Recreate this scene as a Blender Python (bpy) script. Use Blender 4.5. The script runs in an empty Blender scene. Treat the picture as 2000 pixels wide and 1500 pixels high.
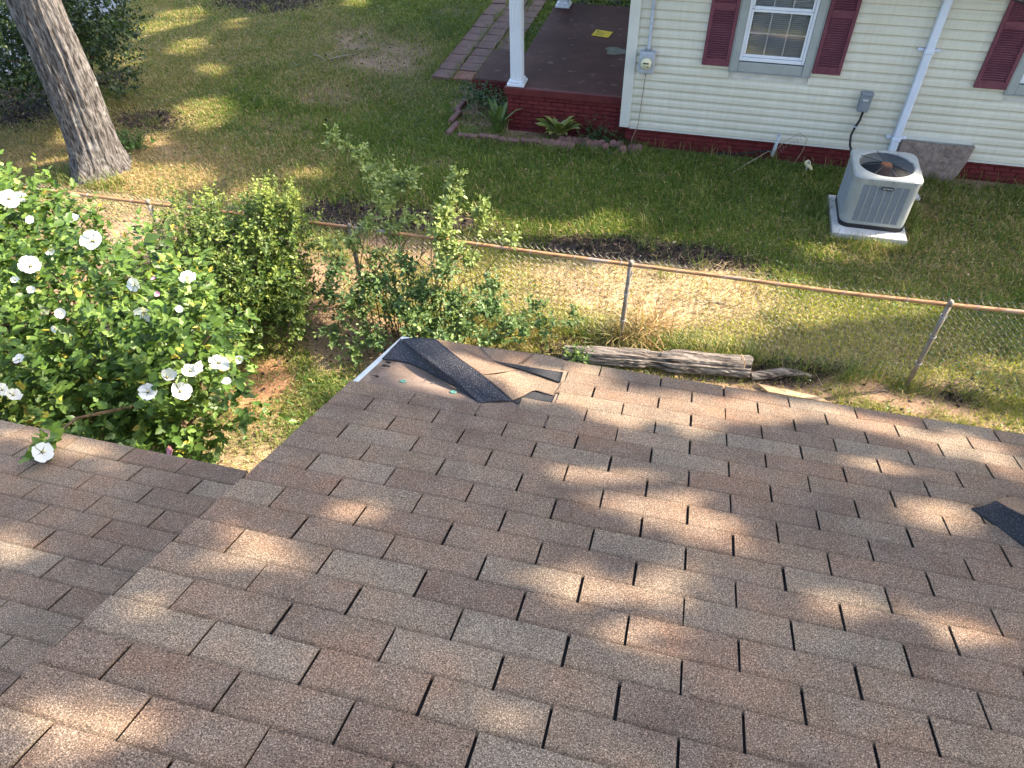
import bpy, math, random
import numpy as np
from mathutils import Vector, Matrix, Euler
random.seed(7); rng = np.random.default_rng(11)
R_ = math.radians
scene = bpy.context.scene
COL = scene.collection

# ---------------------------------------------------------------- camera
F, TH, RO, YA = 1421.0, 0.78279, -0.0212, -0.26348     # focal in px of a 2000 px wide frame, pitch down, roll, yaw
CAM = np.array([-0.2009, -2.4772, 5.40])
SL = 0.36068                                            # roof slope
RZ = 5.40 - 2.4891                                      # height of the roof plane at y = 0
def _basis():
    fw = np.array([math.sin(YA)*math.cos(TH), math.cos(YA)*math.cos(TH), -math.sin(TH)])
    rt = np.array([math.cos(YA), -math.sin(YA), 0.0]); up = np.cross(rt, fw)
    return math.cos(RO)*rt + math.sin(RO)*up, -math.sin(RO)*rt + math.cos(RO)*up, fw
CR, CU, CF = _basis()
cam_d = bpy.data.cameras.new('camera'); cam = bpy.data.objects.new('camera', cam_d); COL.objects.link(cam)
m = Matrix.Identity(4)
for i in range(3):
    m[i][0], m[i][1], m[i][2], m[i][3] = CR[i], CU[i], -CF[i], CAM[i]
cam.matrix_world = m
cam_d.sensor_width = 36; cam_d.lens = F/2000*36; cam_d.clip_start = 0.05; cam_d.clip_end = 600
scene.camera = cam

# ---------------------------------------------------------------- world, sun, exposure
EL, AZ = R_(38), R_(25)                                 # sun elevation, azimuth from +X towards +Y
SUN = np.array([math.cos(EL)*math.cos(AZ), math.cos(EL)*math.sin(AZ), math.sin(EL)])
world = bpy.data.worlds.new('World'); scene.world = world; world.use_nodes = True
wn = world.node_tree.nodes; wl = world.node_tree.links
sky = wn.new('ShaderNodeTexSky'); sky.sky_type = 'NISHITA'; sky.sun_disc = False
sky.sun_elevation = EL; sky.sun_rotation = math.pi/2 - AZ; sky.dust_density = 3.0; sky.ozone_density = .7
wl.new(sky.outputs[0], wn['Background'].inputs[0]); wn['Background'].inputs[1].default_value = 0.15
sd = bpy.data.lights.new('sun', 'SUN'); sd.energy = 4.2; sd.angle = R_(0.7); sd.color = (1.0, 0.86, 0.68)
so = bpy.data.objects.new('sun', sd); COL.objects.link(so)
so.rotation_euler = Vector(-SUN).to_track_quat('-Z', 'Y').to_euler(); so.location = (12, 8, 20)
vs = scene.view_settings; vs.view_transform = 'Standard'; vs.look = 'None'; vs.exposure = 2.32; vs.gamma = 1; vs.use_curve_mapping = False

# ---------------------------------------------------------------- pixel helpers
def ray(x, y): return CF + CR*(x-1000)/F - CU*(y-750)/F
def px(x, y, z=0.0):
    d = ray(x, y); return CAM + d*((z-CAM[2])/d[2])
def pxY(x, y, Y):
    d = ray(x, y); return CAM + d*((Y-CAM[1])/d[1])
NRM = np.array([0, math.sin(SL), math.cos(SL)])
DWN = np.array([0, math.cos(SL), -math.sin(SL)])
O0 = np.array([0, 0, RZ])
def rp(x, y, h=0.0):                                    # pixel -> point h above the main roof plane
    d = ray(x, y); return CAM + d*((h-(CAM-O0)@NRM)/(d@NRM))
def rw(X, S, h=0.0): return O0 + np.array([X, 0, 0]) + DWN*S + NRM*h
def project(P):
    d = np.asarray(P) - CAM; z = d@CF
    return np.stack([1000+F*(d@CR)/z, 750-F*(d@CU)/z], -1)

# value noise for zone maps (numpy)
class VN:
    def __init__(s, seed): s.g = np.random.default_rng(seed).random((256, 256))
    def __call__(s, x, y):
        x = np.asarray(x, float); y = np.asarray(y, float)
        xi = np.floor(x).astype(int); yi = np.floor(y).astype(int); fx = x-xi; fy = y-yi
        fx = fx*fx*(3-2*fx); fy = fy*fy*(3-2*fy); g = s.g
        a = g[xi % 256, yi % 256]; b = g[(xi+1) % 256, yi % 256]; c = g[xi % 256, (yi+1) % 256]; d = g[(xi+1) % 256, (yi+1) % 256]
        return (a*(1-fx)+b*fx)*(1-fy)+(c*(1-fx)+d*fx)*fy
    def fbm(s, x, y, o=4):
        r = 0; a = 1; t = 0
        for k in range(o): r = r+a*s(np.asarray(x)*2**k+17*k, np.asarray(y)*2**k+5*k); t += a; a *= .5
        return r/t
vn1, vn2, vn3 = VN(1), VN(2), VN(3)

# ---------------------------------------------------------------- materials
def C4(c): return (c[0], c[1], c[2], 1)
class MT:
    def __init__(s, name, rough=.8, spec=.3):
        s.m = bpy.data.materials.new(name); s.m.use_nodes = True
        s.n = s.m.node_tree.nodes; s.l = s.m.node_tree.links; s.b = s.n['Principled BSDF']
        s.b.inputs['Roughness'].default_value = rough; s.b.inputs['Specular IOR Level'].default_value = spec
        s.co = None
    def node(s, t, **kw):
        n = s.n.new(t)
        for k, v in kw.items():
            if k.startswith('i_'): n.inputs[k[2:].replace('_', ' ')].default_value = v
            else: setattr(n, k, v)
        return n
    def pos(s, obj=False, scale=None):
        if obj: o = s.node('ShaderNodeTexCoord').outputs['Object']
        else: o = s.node('ShaderNodeNewGeometry').outputs['Position']
        if scale:
            mp = s.node('ShaderNodeMapping'); mp.inputs['Scale'].default_value = scale; s.l.new(o, mp.inputs['Vector']); o = mp.outputs[0]
        return o
    def noise(s, scale, detail=4, vec=None, rough=.55):
        n = s.node('ShaderNodeTexNoise'); n.inputs['Scale'].default_value = scale; n.inputs['Detail'].default_value = detail; n.inputs['Roughness'].default_value = rough
        s.l.new(vec or s.pos(), n.inputs['Vector']); return n.outputs[0]
    def ramp(s, fac, stops):
        n = s.node('ShaderNodeValToRGB'); e = n.color_ramp.elements
        while len(e) < len(stops): e.new(.5)
        for k, (p, c) in enumerate(stops): e[k].position = p; e[k].color = C4(c)
        s.l.new(fac, n.inputs[0]); return n.outputs[0]
    def mix(s, fac, a, b, mode='MIX'):
        n = s.node('ShaderNodeMix', data_type='RGBA', blend_type=mode)
        for sock, v in ((n.inputs[0], fac), (n.inputs[6], a), (n.inputs[7], b)):
            if isinstance(v, (int, float)): sock.default_value = v
            elif isinstance(v, tuple): sock.default_value = C4(v)
            else: s.l.new(v, sock)
        return n.outputs[2]
    def math(s, op, a, b=0.0):
        n = s.node('ShaderNodeMath', operation=op)
        for k, v in ((0, a), (1, b)):
            if isinstance(v, (int, float)): n.inputs[k].default_value = v
            else: s.l.new(v, n.inputs[k])
        return n.outputs[0]
    def col(s, c):
        if isinstance(c, tuple): s.b.inputs['Base Color'].default_value = C4(c)
        else: s.l.new(c, s.b.inputs['Base Color'])
        return s
    def bump(s, h, st=.3, dist=.01):
        n = s.node('ShaderNodeBump'); n.inputs['Strength'].default_value = st; n.inputs['Distance'].default_value = dist
        s.l.new(h, n.inputs['Height']); s.l.new(n.outputs[0], s.b.inputs['Normal']); return s
def simple(name, c, rough=.7, var=.15, scale=8., bump=0., bscale=60., spec=.3, metal=0.):
    t = MT(name, rough, spec); a = tuple(min(1, v*(1+var)) for v in c); b = tuple(v*(1-var) for v in c)
    t.col(t.ramp(t.noise(scale), [(.3, b), (.7, a)])); t.b.inputs['Metallic'].default_value = metal
    if bump: t.bump(t.noise(bscale, 3), bump, .004)
    return t.m
def mottled(name, c1, c2, scale, lo=.42, hi=.6, c3=None, fine=90, rough=.8, bump=.2, spec=.25):
    t = MT(name, rough, spec)
    k = t.ramp(t.noise(scale, 6), [(lo, c1), (hi, c2)])
    if c3: k = t.mix(t.ramp(t.noise(scale*4.3, 6), [(.60, (0, 0, 0)), (.66, (1, 1, 1))]), k, c3)
    k = t.mix(.25, k, t.ramp(t.noise(fine, 2), [(.3, tuple(v*.4 for v in c1)), (.7, tuple(min(1, v*1.8) for v in c2))]))
    t.col(k).bump(t.noise(fine, 3), bump, .004); return t.m

def shingle_mat(name, band=False, dark=1.0):
    t = MT(name, .92, .2); p = t.pos()
    g1 = t.noise(240, 2, p, .6); g2 = t.noise(480, 1, p, .6); big = t.noise(3.1, 3, t.pos())
    oi = t.node('ShaderNodeObjectInfo')
    tone = t.ramp(oi.outputs['Random'], [(0, (.128, .090, .065)), (.22, (.147, .101, .072)), (.45, (.158, .115, .081)), (.68, (.146, .104, .075)), (.86, (.164, .127, .092)), (1, (.178, .143, .107))])
    tone2 = t.ramp(big, [(.32, (.72, .70, .72)), (.5, (1, .98, .95)), (.7, (1.22, 1.05, .95))])
    c = t.mix(1.0, tone, tone2, 'MULTIPLY')
    blend = t.ramp(t.noise(9, 3, t.pos()), [(.35, (0, 0, 0)), (.7, (1, 1, 1))])
    c = t.mix(t.math('MULTIPLY', blend, .35), c, (.17, .145, .118))
    gr = t.ramp(g1, [(.34, (.34, .32, .32)), (.47, (.88, .87, .87)), (.57, (1.08, 1.08, 1.08)), (.68, (2.1, 2.05, 2.0))])
    gs = t.ramp(g2, [(.35, (.55, .55, .55)), (.65, (1.5, 1.5, 1.5))])
    c = t.mix(1.0, c, gr, 'MULTIPLY'); c = t.mix(.8, c, gs, 'MULTIPLY')
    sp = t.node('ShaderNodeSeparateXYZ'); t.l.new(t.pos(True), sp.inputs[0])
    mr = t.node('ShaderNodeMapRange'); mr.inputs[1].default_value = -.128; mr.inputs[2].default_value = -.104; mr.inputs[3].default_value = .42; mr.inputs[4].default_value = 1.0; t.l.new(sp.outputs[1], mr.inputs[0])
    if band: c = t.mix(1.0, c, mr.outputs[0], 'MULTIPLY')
    c = t.mix(1.0, c, (dark, dark, dark), 'MULTIPLY')
    t.col(c).bump(g1, .55, .003); return t.m
M = {}
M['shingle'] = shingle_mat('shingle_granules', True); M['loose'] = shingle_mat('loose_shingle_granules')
t = MT('shaded_charcoal', .9, .2); n_ = t.noise(210, 3, None, .65); t.col(t.ramp(n_, [(.36, (.016, .016, .020)), (.52, (.036, .036, .042)), (.60, (.06, .06, .066)), (.70, (.26, .25, .25))])).bump(n_, .5, .003); M['lifted'] = t.m  # left face of the tent: charcoal granules with its shade painted in
t = MT('asphalt_back', .85, .3); t.col(t.ramp(t.noise(260, 2), [(.4, (.012, .012, .014)), (.6, (.03, .03, .034)), (.72, (.12, .12, .12))])).bump(t.noise(200, 2), .3, .002); M['asphalt'] = t.m
M['slot'] = simple('bare_asphalt', (.007, .007, .008), .95, .3, 50)
M['felt'] = mottled('roofing_felt', (.13, .095, .075), (.20, .15, .12), 5, fine=160, c3=None, rough=.95, bump=.12, spec=.05)
M['drip'] = simple('drip_edge_metal', (.45, .47, .47), .45, .1, 20)
M['cap'] = simple('nail_cap', (.08, .19, .15), .7, .05)
M['nail'] = simple('nail_steel', (.2, .19, .18), .5, .2)
M['oldwood'] = mottled('old_wood', (.09, .06, .045), (.2, .14, .10), 12)
# --- grass and ground use a colour attribute laid down per blade / per vertex
def attr_mat(name, rough=.85, fine=None, transl=0.0, spec=.2, bump=0):
    t = MT(name, rough, spec); a = t.node('ShaderNodeAttribute', attribute_name='Col'); c = a.outputs['Color']
    if fine:
        c = t.mix(1.0, c, t.ramp(t.noise(fine, 4), [(.28, (.45, .45, .45)), (.5, (1, 1, 1)), (.74, (1.6, 1.55, 1.5))]), 'MULTIPLY')
        if bump: t.bump(t.noise(fine, 4), bump, .02)
    t.col(c)
    if transl:
        tr = t.node('ShaderNodeBsdfTranslucent'); ms = t.node('ShaderNodeMixShader'); ms.inputs[0].default_value = transl
        hs = t.mix(1.0, c, (1.25, 1.2, .55), 'MULTIPLY'); t.l.new(hs, tr.inputs[0])
        t.l.new(t.b.outputs[0], ms.inputs[1]); t.l.new(tr.outputs[0], ms.inputs[2]); t.l.new(ms.outputs[0], t.n['Material Output'].inputs[0])
    return t.m
M['ground'] = attr_mat('lawn_soil', .95, 38, bump=.6)
M['grass'] = attr_mat('grass_blades', .6, None, .38)
M['leaf'] = attr_mat('leaf_blades', .45, None, .32, .35)
M['petal'] = attr_mat('petals', .6, None, .3, .2)
M['mulch'] = attr_mat('mulch_chips', .9, 60)
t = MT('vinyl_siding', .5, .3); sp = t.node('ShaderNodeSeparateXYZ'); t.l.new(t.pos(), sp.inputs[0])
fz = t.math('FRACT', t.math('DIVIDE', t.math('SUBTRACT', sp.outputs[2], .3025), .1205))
ln = t.ramp(fz, [(0, (.60, .58, .54)), (.05, (.64, .62, .58)), (.07, (1, 1, 1))]); k = t.ramp(t.noise(1.3), [(.3, (.56, .53, .425)), (.7, (.62, .59, .485))])  # dark line painted at each lap lip: gap shadow plus joint dirt
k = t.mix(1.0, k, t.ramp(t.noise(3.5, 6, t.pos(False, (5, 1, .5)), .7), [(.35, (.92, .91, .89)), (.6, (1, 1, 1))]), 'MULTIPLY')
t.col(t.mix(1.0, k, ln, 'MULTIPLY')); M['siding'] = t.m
M['trim'] = simple('white_trim', (.56, .555, .50), .5, .05, 3)
M['casing'] = simple('grey_casing', (.30, .315, .30), .55, .08, 4)
M['pvc'] = simple('white_vinyl', (.66, .68, .72), .35, .03, 3, spec=.5)
M['linehide'] = simple('lineset_cover', (.58, .62, .70), .45, .05, 4)
M['shutter'] = mottled('maroon_shutter', (.115, .034, .050), (.15, .048, .064), 5, fine=40, rough=.55, bump=.05)
M['brickred'] = mottled('painted_brick', (.088, .012, .014), (.125, .019, .020), 6, c3=(.10, .028, .028), fine=120, rough=.65, bump=.35)
M['mortar'] = mottled('painted_mortar', (.085, .018, .02), (.12, .026, .026), 9, fine=140)
t = MT('porch_floor_paint', .7, .1)
k = t.ramp(t.noise(1.3, 5), [(.35, (.062, .026, .022)), (.65, (.098, .046, .038))])
k = t.mix(t.ramp(t.noise(5.5, 7, None, .7), [(.60, (0, 0, 0)), (.66, (1, 1, 1))]), k, (.17, .125, .105)); t.col(k).bump(t.noise(40, 3), .08, .004); M['porch'] = t.m
t = MT('chipped_red_paint', .6, .3)
k = t.ramp(t.noise(4, 5), [(.35, (.075, .012, .014)), (.65, (.115, .022, .022))])
k = t.mix(t.ramp(t.noise(13, 7, None, .7), [(.66, (0, 0, 0)), (.69, (1, 1, 1))]), k, (.38, .34, .33)); t.col(k).bump(t.noise(70, 3), .2, .004); M['porchlip'] = t.m
M['patch'] = mottled('pale_patch', (.13, .13, .10), (.19, .19, .15), 14)
M['yellow'] = simple('yellow_paper', (.75, .52, .01), .6, .05)
M['ink'] = simple('dark_ink', (.05, .04, .02), .7, .05)
M['galv'] = simple('galvanised', (.36, .39, .43), .5, .12, 25, spec=.5)
M['greybox'] = simple('grey_box', (.20, .22, .24), .5, .08, 12)
M['black'] = simple('black_plastic', (.015, .015, .017), .5, .1)
M['glass'] = None
t = MT('window_glass', .04, .5); tb = t.node('ShaderNodeBsdfTransparent'); gl = t.node('ShaderNodeBsdfGlossy'); gl.inputs['Roughness'].default_value = .03
ms = t.node('ShaderNodeMixShader'); lw = t.node('ShaderNodeFresnel'); lw.inputs[0].default_value = 1.5
t.l.new(t.math('ADD', t.math('MULTIPLY', lw.outputs[0], 1.2), .05), ms.inputs[0]); t.l.new(tb.outputs[0], ms.inputs[1]); t.l.new(gl.outputs[0], ms.inputs[2]); t.l.new(ms.outputs[0], t.n['Material Output'].inputs[0]); M['glass'] = t.m
M['dial'] = simple('meter_dial', (.62, .58, .40), .4, .05)
M['blind'] = simple('blind_slat', (.50, .52, .56), .5, .04)
M['dark'] = simple('dark_interior', (.02, .02, .022), .9, .1)
M['acwhite'] = simple('ac_painted_steel', (.29, .305, .29), .42, .12, 6, spec=.4)
M['acfin'] = simple('ac_louvre', (.25, .27, .28), .5, .08, 20)
M['acdark'] = simple('ac_coil_dark', (.05, .055, .06), .7, .2, 40)  # even dark tone of the coil behind the louvres
M['acbase'] = simple('ac_base_pan', (.02, .02, .022), .5, .2)
M['wire'] = simple('guard_wire', (.05, .05, .055), .5, .1)
M['motor'] = mottled('rusty_motor', (.16, .055, .022), (.27, .11, .05), 20, fine=120)
M['blade'] = simple('fan_blade', (.13, .10, .08), .6, .3, 15)
M['badge'] = simple('badge_grey', (.05, .055, .065), .4, .05)
M['concrete'] = mottled('concrete', (.42, .40, .37), (.55, .53, .50), 6, fine=120)
M['paver'] = mottled('worn_red_paver', (.125, .070, .058), (.175, .098, .080), 5, c3=(.11, .08, .065), fine=90)
M['paver2'] = mottled('bright_red_paver', (.20, .085, .055), (.26, .12, .08), 6, fine=90)
M['edging'] = mottled('clay_edging', (.135, .07, .062), (.19, .10, .088), 9, fine=100)
M['asroad'] = mottled('road_concrete', (.16, .17, .19), (.23, .235, .25), 1.2, fine=60, rough=.9)
t = MT('rusty_rail', .6, .4)
k = t.ramp(t.noise(9, 5, t.pos(False, (1, 4, 4))), [(.32, (.20, .10, .05)), (.5, (.36, .19, .085)), (.7, (.44, .26, .125))])
k = t.mix(t.ramp(t.noise(2.3, 5, t.pos(False, (1, 3, 3))), [(.56, (0, 0, 0)), (.66, (1, 1, 1))]), k, (.27, .25, .25)); t.col(k).bump(t.noise(120, 3), .15, .002); M['rail'] = t.m
M['post'] = mottled('weathered_post', (.17, .14, .11), (.27, .235, .19), 12, fine=80, c3=(.24, .15, .10))
M['link'] = simple('chain_link_wire', (.22, .195, .17), .5, .3, 30, spec=.5)
def bark(name, c1, c2, sc=(1, 1, .12), s=16, st=.9, c3=None):
    t = MT(name, .95, .1); n = t.noise(s, 6, t.pos(False, sc), .65)
    k = t.ramp(n, [(.40, c1), (.60, c2)])
    if c3: k = t.mix(t.ramp(t.noise(5, 6), [(.60, (0, 0, 0)), (.72, (1, 1, 1))]), k, c3)
    t.col(k).bump(n, st, .06); return t.m
M['bark'] = bark('ridged_bark', (.040, .035, .033), (.20, .185, .178), sc=(1, 1, .20), s=34, st=1.0, c3=(.30, .295, .285))
M['stem'] = bark('shrub_stem', (.10, .07, .045), (.19, .14, .09), s=40)
M['cane'] = bark('green_cane', (.09, .085, .035), (.20, .16, .07), s=40)
M['log'] = bark('weathered_log', (.06, .048, .042), (.33, .285, .245), (.07, 1, 1), 30, 1.0)
M['plank'] = bark('tan_plank', (.30, .20, .12), (.46, .33, .20), (.15, 1, 1), 18, .3)
M['osb'] = mottled('weathered_board', (.10, .075, .062), (.25, .195, .165), 14, .35, .68, fine=60, bump=.5)
M['rope'] = simple('old_rope', (.26, .21, .15), .9, .2, 40)
M['cream'] = mottled('chipped_cream', (.62, .52, .28), (.72, .62, .38), 30, c3=(.2, .18, .15))
M['wallpaint'] = simple('house_wall', (.55, .53, .48), .8)
M['stamen'] = simple('stamen', (.75, .66, .25), .7)

# ---------------------------------------------------------------- mesh builder
ORG = {}
def link(o, parent=None):
    COL.objects.link(o)
    if parent is not None: o.parent = parent
    return o
def tag(o, label=None, cat=None, group=None, kind=None):
    for k, v in (('label', label), ('category', cat), ('group', group), ('kind', kind)):
        if v: o[k] = v
    return o
def thing(name, loc, label, cat, group=None):
    o = bpy.data.objects.new(name, None); o.empty_display_size = .1; o.location = tuple(loc); link(o); ORG[o] = np.array(loc, float)
    return tag(o, label, cat, group)
class MB:
    def __init__(s): s.v = []; s.f = []
    def add(s, v, f):
        k = len(s.v); s.v += [tuple(map(float, p)) for p in v]; s.f += [tuple(i+k for i in q) for q in f]; return s
    def box(s, c, d, rot=None, bev=0.0):
        c = np.array(c, float); x, y, z = np.array(d, float)/2
        if bev:
            b = min(bev, x*.49, y*.49, z*.49); vs = []; idx = {}
            bm_v = []
            for sx in (-1, 1):
                for sy in (-1, 1):
                    for sz in (-1, 1):
                        bm_v += [(sx*(x-b), sy*(y-b), sz*z), (sx*(x-b), sy*y, sz*(z-b)), (sx*x, sy*(y-b), sz*(z-b))]
            I = lambda sx, sy, sz, k: (((sx > 0)*4+(sy > 0)*2+(sz > 0))*3+k)
            fs = []
            for sz in (-1, 1): fs.append([I(-1, -1, sz, 0), I(1, -1, sz, 0), I(1, 1, sz, 0), I(-1, 1, sz, 0)][::sz])
            for sy in (-1, 1): fs.append([I(-1, sy, -1, 1), I(-1, sy, 1, 1), I(1, sy, 1, 1), I(1, sy, -1, 1)][::sy])
            for sx in (-1, 1): fs.append([I(sx, -1, -1, 2), I(sx, 1, -1, 2), I(sx, 1, 1, 2), I(sx, -1, 1, 2)][::sx])
            for sx in (-1, 1):
                for sy in (-1, 1):
                    fs.append([I(sx, sy, -1, 1), I(sx, sy, 1, 1), I(sx, sy, 1, 2), I(sx, sy, -1, 2)][::(1 if sx*sy > 0 else -1)])
                for sz in (-1, 1):
                    fs.append([I(sx, -1, sz, 0), I(sx, 1, sz, 0), I(sx, 1, sz, 2), I(sx, -1, sz, 2)][::(-1 if sx*sz > 0 else 1)])
            for sy in (-1, 1):
                for sz in (-1, 1):
                    fs.append([I(-1, sy, sz, 0), I(1, sy, sz, 0), I(1, sy, sz, 1), I(-1, sy, sz, 1)][::(1 if sy*sz > 0 else -1)])
            for sx in (-1, 1):
                for sy in (-1, 1):
                    for sz in (-1, 1): fs.append([I(sx, sy, sz, 0), I(sx, sy, sz, 1), I(sx, sy, sz, 2)][::(-1 if sx*sy*sz > 0 else 1)])
            v = np.array(bm_v)
        else:
            v = np.array([(a, b, e) for a in (-x, x) for b in (-y, y) for e in (-z, z)])
            fs = [(0, 1, 3, 2), (4, 6, 7, 5), (0, 4, 5, 1), (2, 3, 7, 6), (0, 2, 6, 4), (1, 5, 7, 3)]
        if rot is not None: v = v@np.array(Euler(rot).to_matrix()).T
        return s.add(v+c, fs)
    def bb(s, a, b, bev=0.0):
        a = np.array(a, float); b = np.array(b, float); return s.box((a+b)/2, np.abs(b-a), None, bev)
    def tube(s, pts, r, n=8, cap=True, sq=1.0):
        pts = [np.array(p, float) for p in pts]; k = len(pts); rs = r if hasattr(r, '__len__') else [r]*k; base = len(s.v); vs = []
        t0 = pts[1]-pts[0]; ref = np.array([0, 0, 1.]) if abs(t0[2]) < .8*np.linalg.norm(t0) else np.array([1., 0, 0])
        for i in range(k):
            tg = pts[min(i+1, k-1)]-pts[max(i-1, 0)]; tg = tg/(np.linalg.norm(tg)+1e-9)
            a = np.cross(tg, ref); a /= np.linalg.norm(a)+1e-9; b = np.cross(a, tg); ref = b
            for j in range(n):
                w = 2*math.pi*j/n; vs.append(pts[i]+rs[i]*(a*math.cos(w)+b*math.sin(w)*sq))
        fs = [(i*n+j, i*n+(j+1) % n, (i+1)*n+(j+1) % n, (i+1)*n+j) for i in range(k-1) for j in range(n)]
        if cap: fs += [tuple(range(n))[::-1], tuple((k-1)*n+j for j in range(n))]
        return s.add(vs, fs)
    def lathe(s, c, prof, n=24, ax=(0, 0, 1)):
        ax = np.array(ax, float); ref = np.array([1., 0, 0]) if abs(ax[0]) < .8 else np.array([0, 1., 0]); a = np.cross(ax, ref); a /= np.linalg.norm(a); b = np.cross(ax, a)
        vs = [np.array(c)+r*(a*math.cos(2*math.pi*j/n)+b*math.sin(2*math.pi*j/n))+ax*h for r, h in prof for j in range(n)]; k = len(prof)
        fs = [(i*n+j, i*n+(j+1) % n, (i+1)*n+(j+1) % n, (i+1)*n+j) for i in range(k-1) for j in range(n)]+[tuple(range(n))[::-1], tuple((k-1)*n+j for j in range(n))]
        return s.add(vs, fs)
    def prism(s, poly, d):                               # planar polygon (3D pts) extruded by vector d
        n = len(poly); p = [np.array(q, float) for q in poly]; d = np.array(d, float)
        return s.add(p+[q+d for q in p], [tuple(range(n))[::-1], tuple(range(n, 2*n))]+[(i, (i+1) % n, (i+1) % n+n, i+n) for i in range(n)])
    def build(s, name, mat, parent=None, smooth=False, origin=None):
        o = ORG.get(parent, None) if parent is not None else None
        if o is None: o = np.array(origin if origin is not None else (0, 0, 0), float)
        me = bpy.data.meshes.new(name); me.from_pydata([tuple(np.array(p)-o) for p in s.v], [], s.f)
        if smooth: me.polygons.foreach_set('use_smooth', [True]*len(me.polygons))
        me.materials.append(M[mat]); me.update()
        ob = bpy.data.objects.new(name, me); link(ob, parent)
        if parent is None: ob.location = tuple(o)
        ORG[ob] = o
        return ob
def np_mesh(name, V, faces_sizes, loops, mat, parent=None, colors=None, smooth=False, kind=None):
    o = ORG.get(parent, np.zeros(3)) if parent is not None else np.zeros(3)
    me = bpy.data.meshes.new(name); V = (V-o).astype(np.float32); me.vertices.add(len(V)); me.vertices.foreach_set('co', V.ravel())
    loops = loops.astype(np.int32).ravel(); me.loops.add(len(loops)); me.loops.foreach_set('vertex_index', loops)
    fs = faces_sizes.astype(np.int32); me.polygons.add(len(fs)); st = np.concatenate([[0], np.cumsum(fs)[:-1]]).astype(np.int32)
    me.polygons.foreach_set('loop_start', st); me.polygons.foreach_set('loop_total', fs)
    if colors is not None:
        a = me.color_attributes.new('Col', 'FLOAT_COLOR', 'POINT'); c = np.ones((len(V), 4), np.float32); c[:, :3] = colors; a.data.foreach_set('color', c.ravel())
    if smooth: me.polygons.foreach_set('use_smooth', np.ones(len(fs), bool))
    me.update(calc_edges=True); me.materials.append(M[mat]); ob = bpy.data.objects.new(name, me); link(ob, parent); ORG[ob] = o
    if kind: ob['kind'] = kind
    return ob
def norm(a): return a/(np.linalg.norm(a, axis=-1, keepdims=True)+1e-9)
SHAPES = {
 'oval': (np.array([(0, 0, 0), (.32, .27, .07), (.72, .22, .06), (1, 0, -.04), (.72, -.22, .06), (.32, -.27, .07)]), [(0, 3, 2, 1), (0, 5, 4, 3)]),
 'lobed': (np.array([(0, 0, 0), (.25, .30, .06), (.45, .36, .05), (.5, .20, .05), (.72, .22, .03), (1, 0, -.08), (.72, -.22, .03), (.5, -.20, .05), (.45, -.36, .05), (.25, -.30, .06)]),
           [(0, 3, 2, 1), (0, 5, 4, 3), (0, 9, 8, 7), (0, 7, 6, 5)]),
 'strap': (np.array([(0, -.06, 0), (0, .06, 0), (.4, .09, .10), (.4, -.09, .10), (.8, .06, .04), (.8, -.06, .04), (1, 0, -.08)]), [(0, 3, 2, 1), (3, 5, 4, 2), (5, 6, 4)]),
 'card': (np.array([(0, -.1, 0), (.25, .42, .05), (.7, .38, .0), (1, .05, -.05), (.75, -.36, .04), (.3, -.44, 0)]), [(0, 1, 2, 3), (0, 3, 4, 5)]),
}
def leaf_mesh(name, P, D, N, size, cols, shape, mat, parent, kind=None):
    S, fc = SHAPES[shape]; D = norm(D); B = norm(np.cross(N, D)); N = np.cross(D, B)
    n = len(P); k = len(S); size = np.asarray(size).reshape(-1, 1, 1)
    V = P[:, None, :]+size*(S[None, :, 0:1]*D[:, None, :]+S[None, :, 1:2]*B[:, None, :]+S[None, :, 2:3]*N[:, None, :])
    lp = np.concatenate([np.array(f) for f in fc]); L = (np.arange(n)[:, None]*k+lp[None, :])
    fs = np.tile([len(f) for f in fc], n)
    return np_mesh(name, V.reshape(-1, 3), fs, L, mat, parent, np.repeat(cols, k, 0), kind=kind)
def rdir(n): return norm(rng.normal(size=(n, 3)))
def lerpc(pal, t):
    pal = np.array(pal); x = np.clip(t, 0, .9999)*(len(pal)-1); i = x.astype(int); f = (x-i)[:, None]; return pal[i]*(1-f)+pal[i+1]*f
def shoot_leaves(P0, D, L, nl, lsize, pal, tipgain=.35, droop=.15, spread=.9):
    """leaves set along short shoots; returns arrays for leaf_mesh"""
    ns = len(P0); t = (np.arange(nl)[None, :]+rng.random((ns, nl)))/nl
    P = P0[:, None, :]+D[:, None, :]*(t*L[:, None])[..., None]
    side = norm(np.cross(D[:, None, :], rng.normal(size=(ns, nl, 3))))
    A = D[:, None, :]*(.35+.6*t[..., None]**2)+side*spread+np.array([0, 0, -droop])
    N = np.array([0, 0, 1.0])+.45*rng.normal(size=(ns, nl, 3))+.2*D[:, None, :]
    sz = lsize*(1.05-.45*t)*rng.uniform(.7, 1.2, (ns, nl))
    c = lerpc(pal, np.clip(rng.random((ns, 1))*.55+rng.random((ns, nl))*.3+tipgain*t**3, 0, 1).ravel())
    return P.reshape(-1, 3), A.reshape(-1, 3), N.reshape(-1, 3), sz.ravel(), c
def ell_points(E, n):
    """points biased to the outside of a set of ellipsoids; E rows (c, r)"""
    w = np.array([r[0]*r[1]+r[1]*r[2]+r[0]*r[2] for c, r in E]); idx = rng.choice(len(E), n, p=w/w.sum())
    u = rdir(n); rad = rng.random(n)**.45
    c = np.array([e[0] for e in E])[idx]; r = np.array([e[1] for e in E])[idx]
    return c+u*r*rad[:, None], norm(u/r)
def arch(p0, p1, sag=.15, n=6, wob=.03):
    p0 = np.array(p0, float); p1 = np.array(p1, float); L = np.linalg.norm(p1-p0)
    return [p0+(p1-p0)*np.array([k, k, k**.75])+np.array([*(rng.normal(size=2)*wob*L*math.sin(math.pi*k)), sag*L*math.sin(math.pi*k)]) for k in np.linspace(0, 1, n)]
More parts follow.
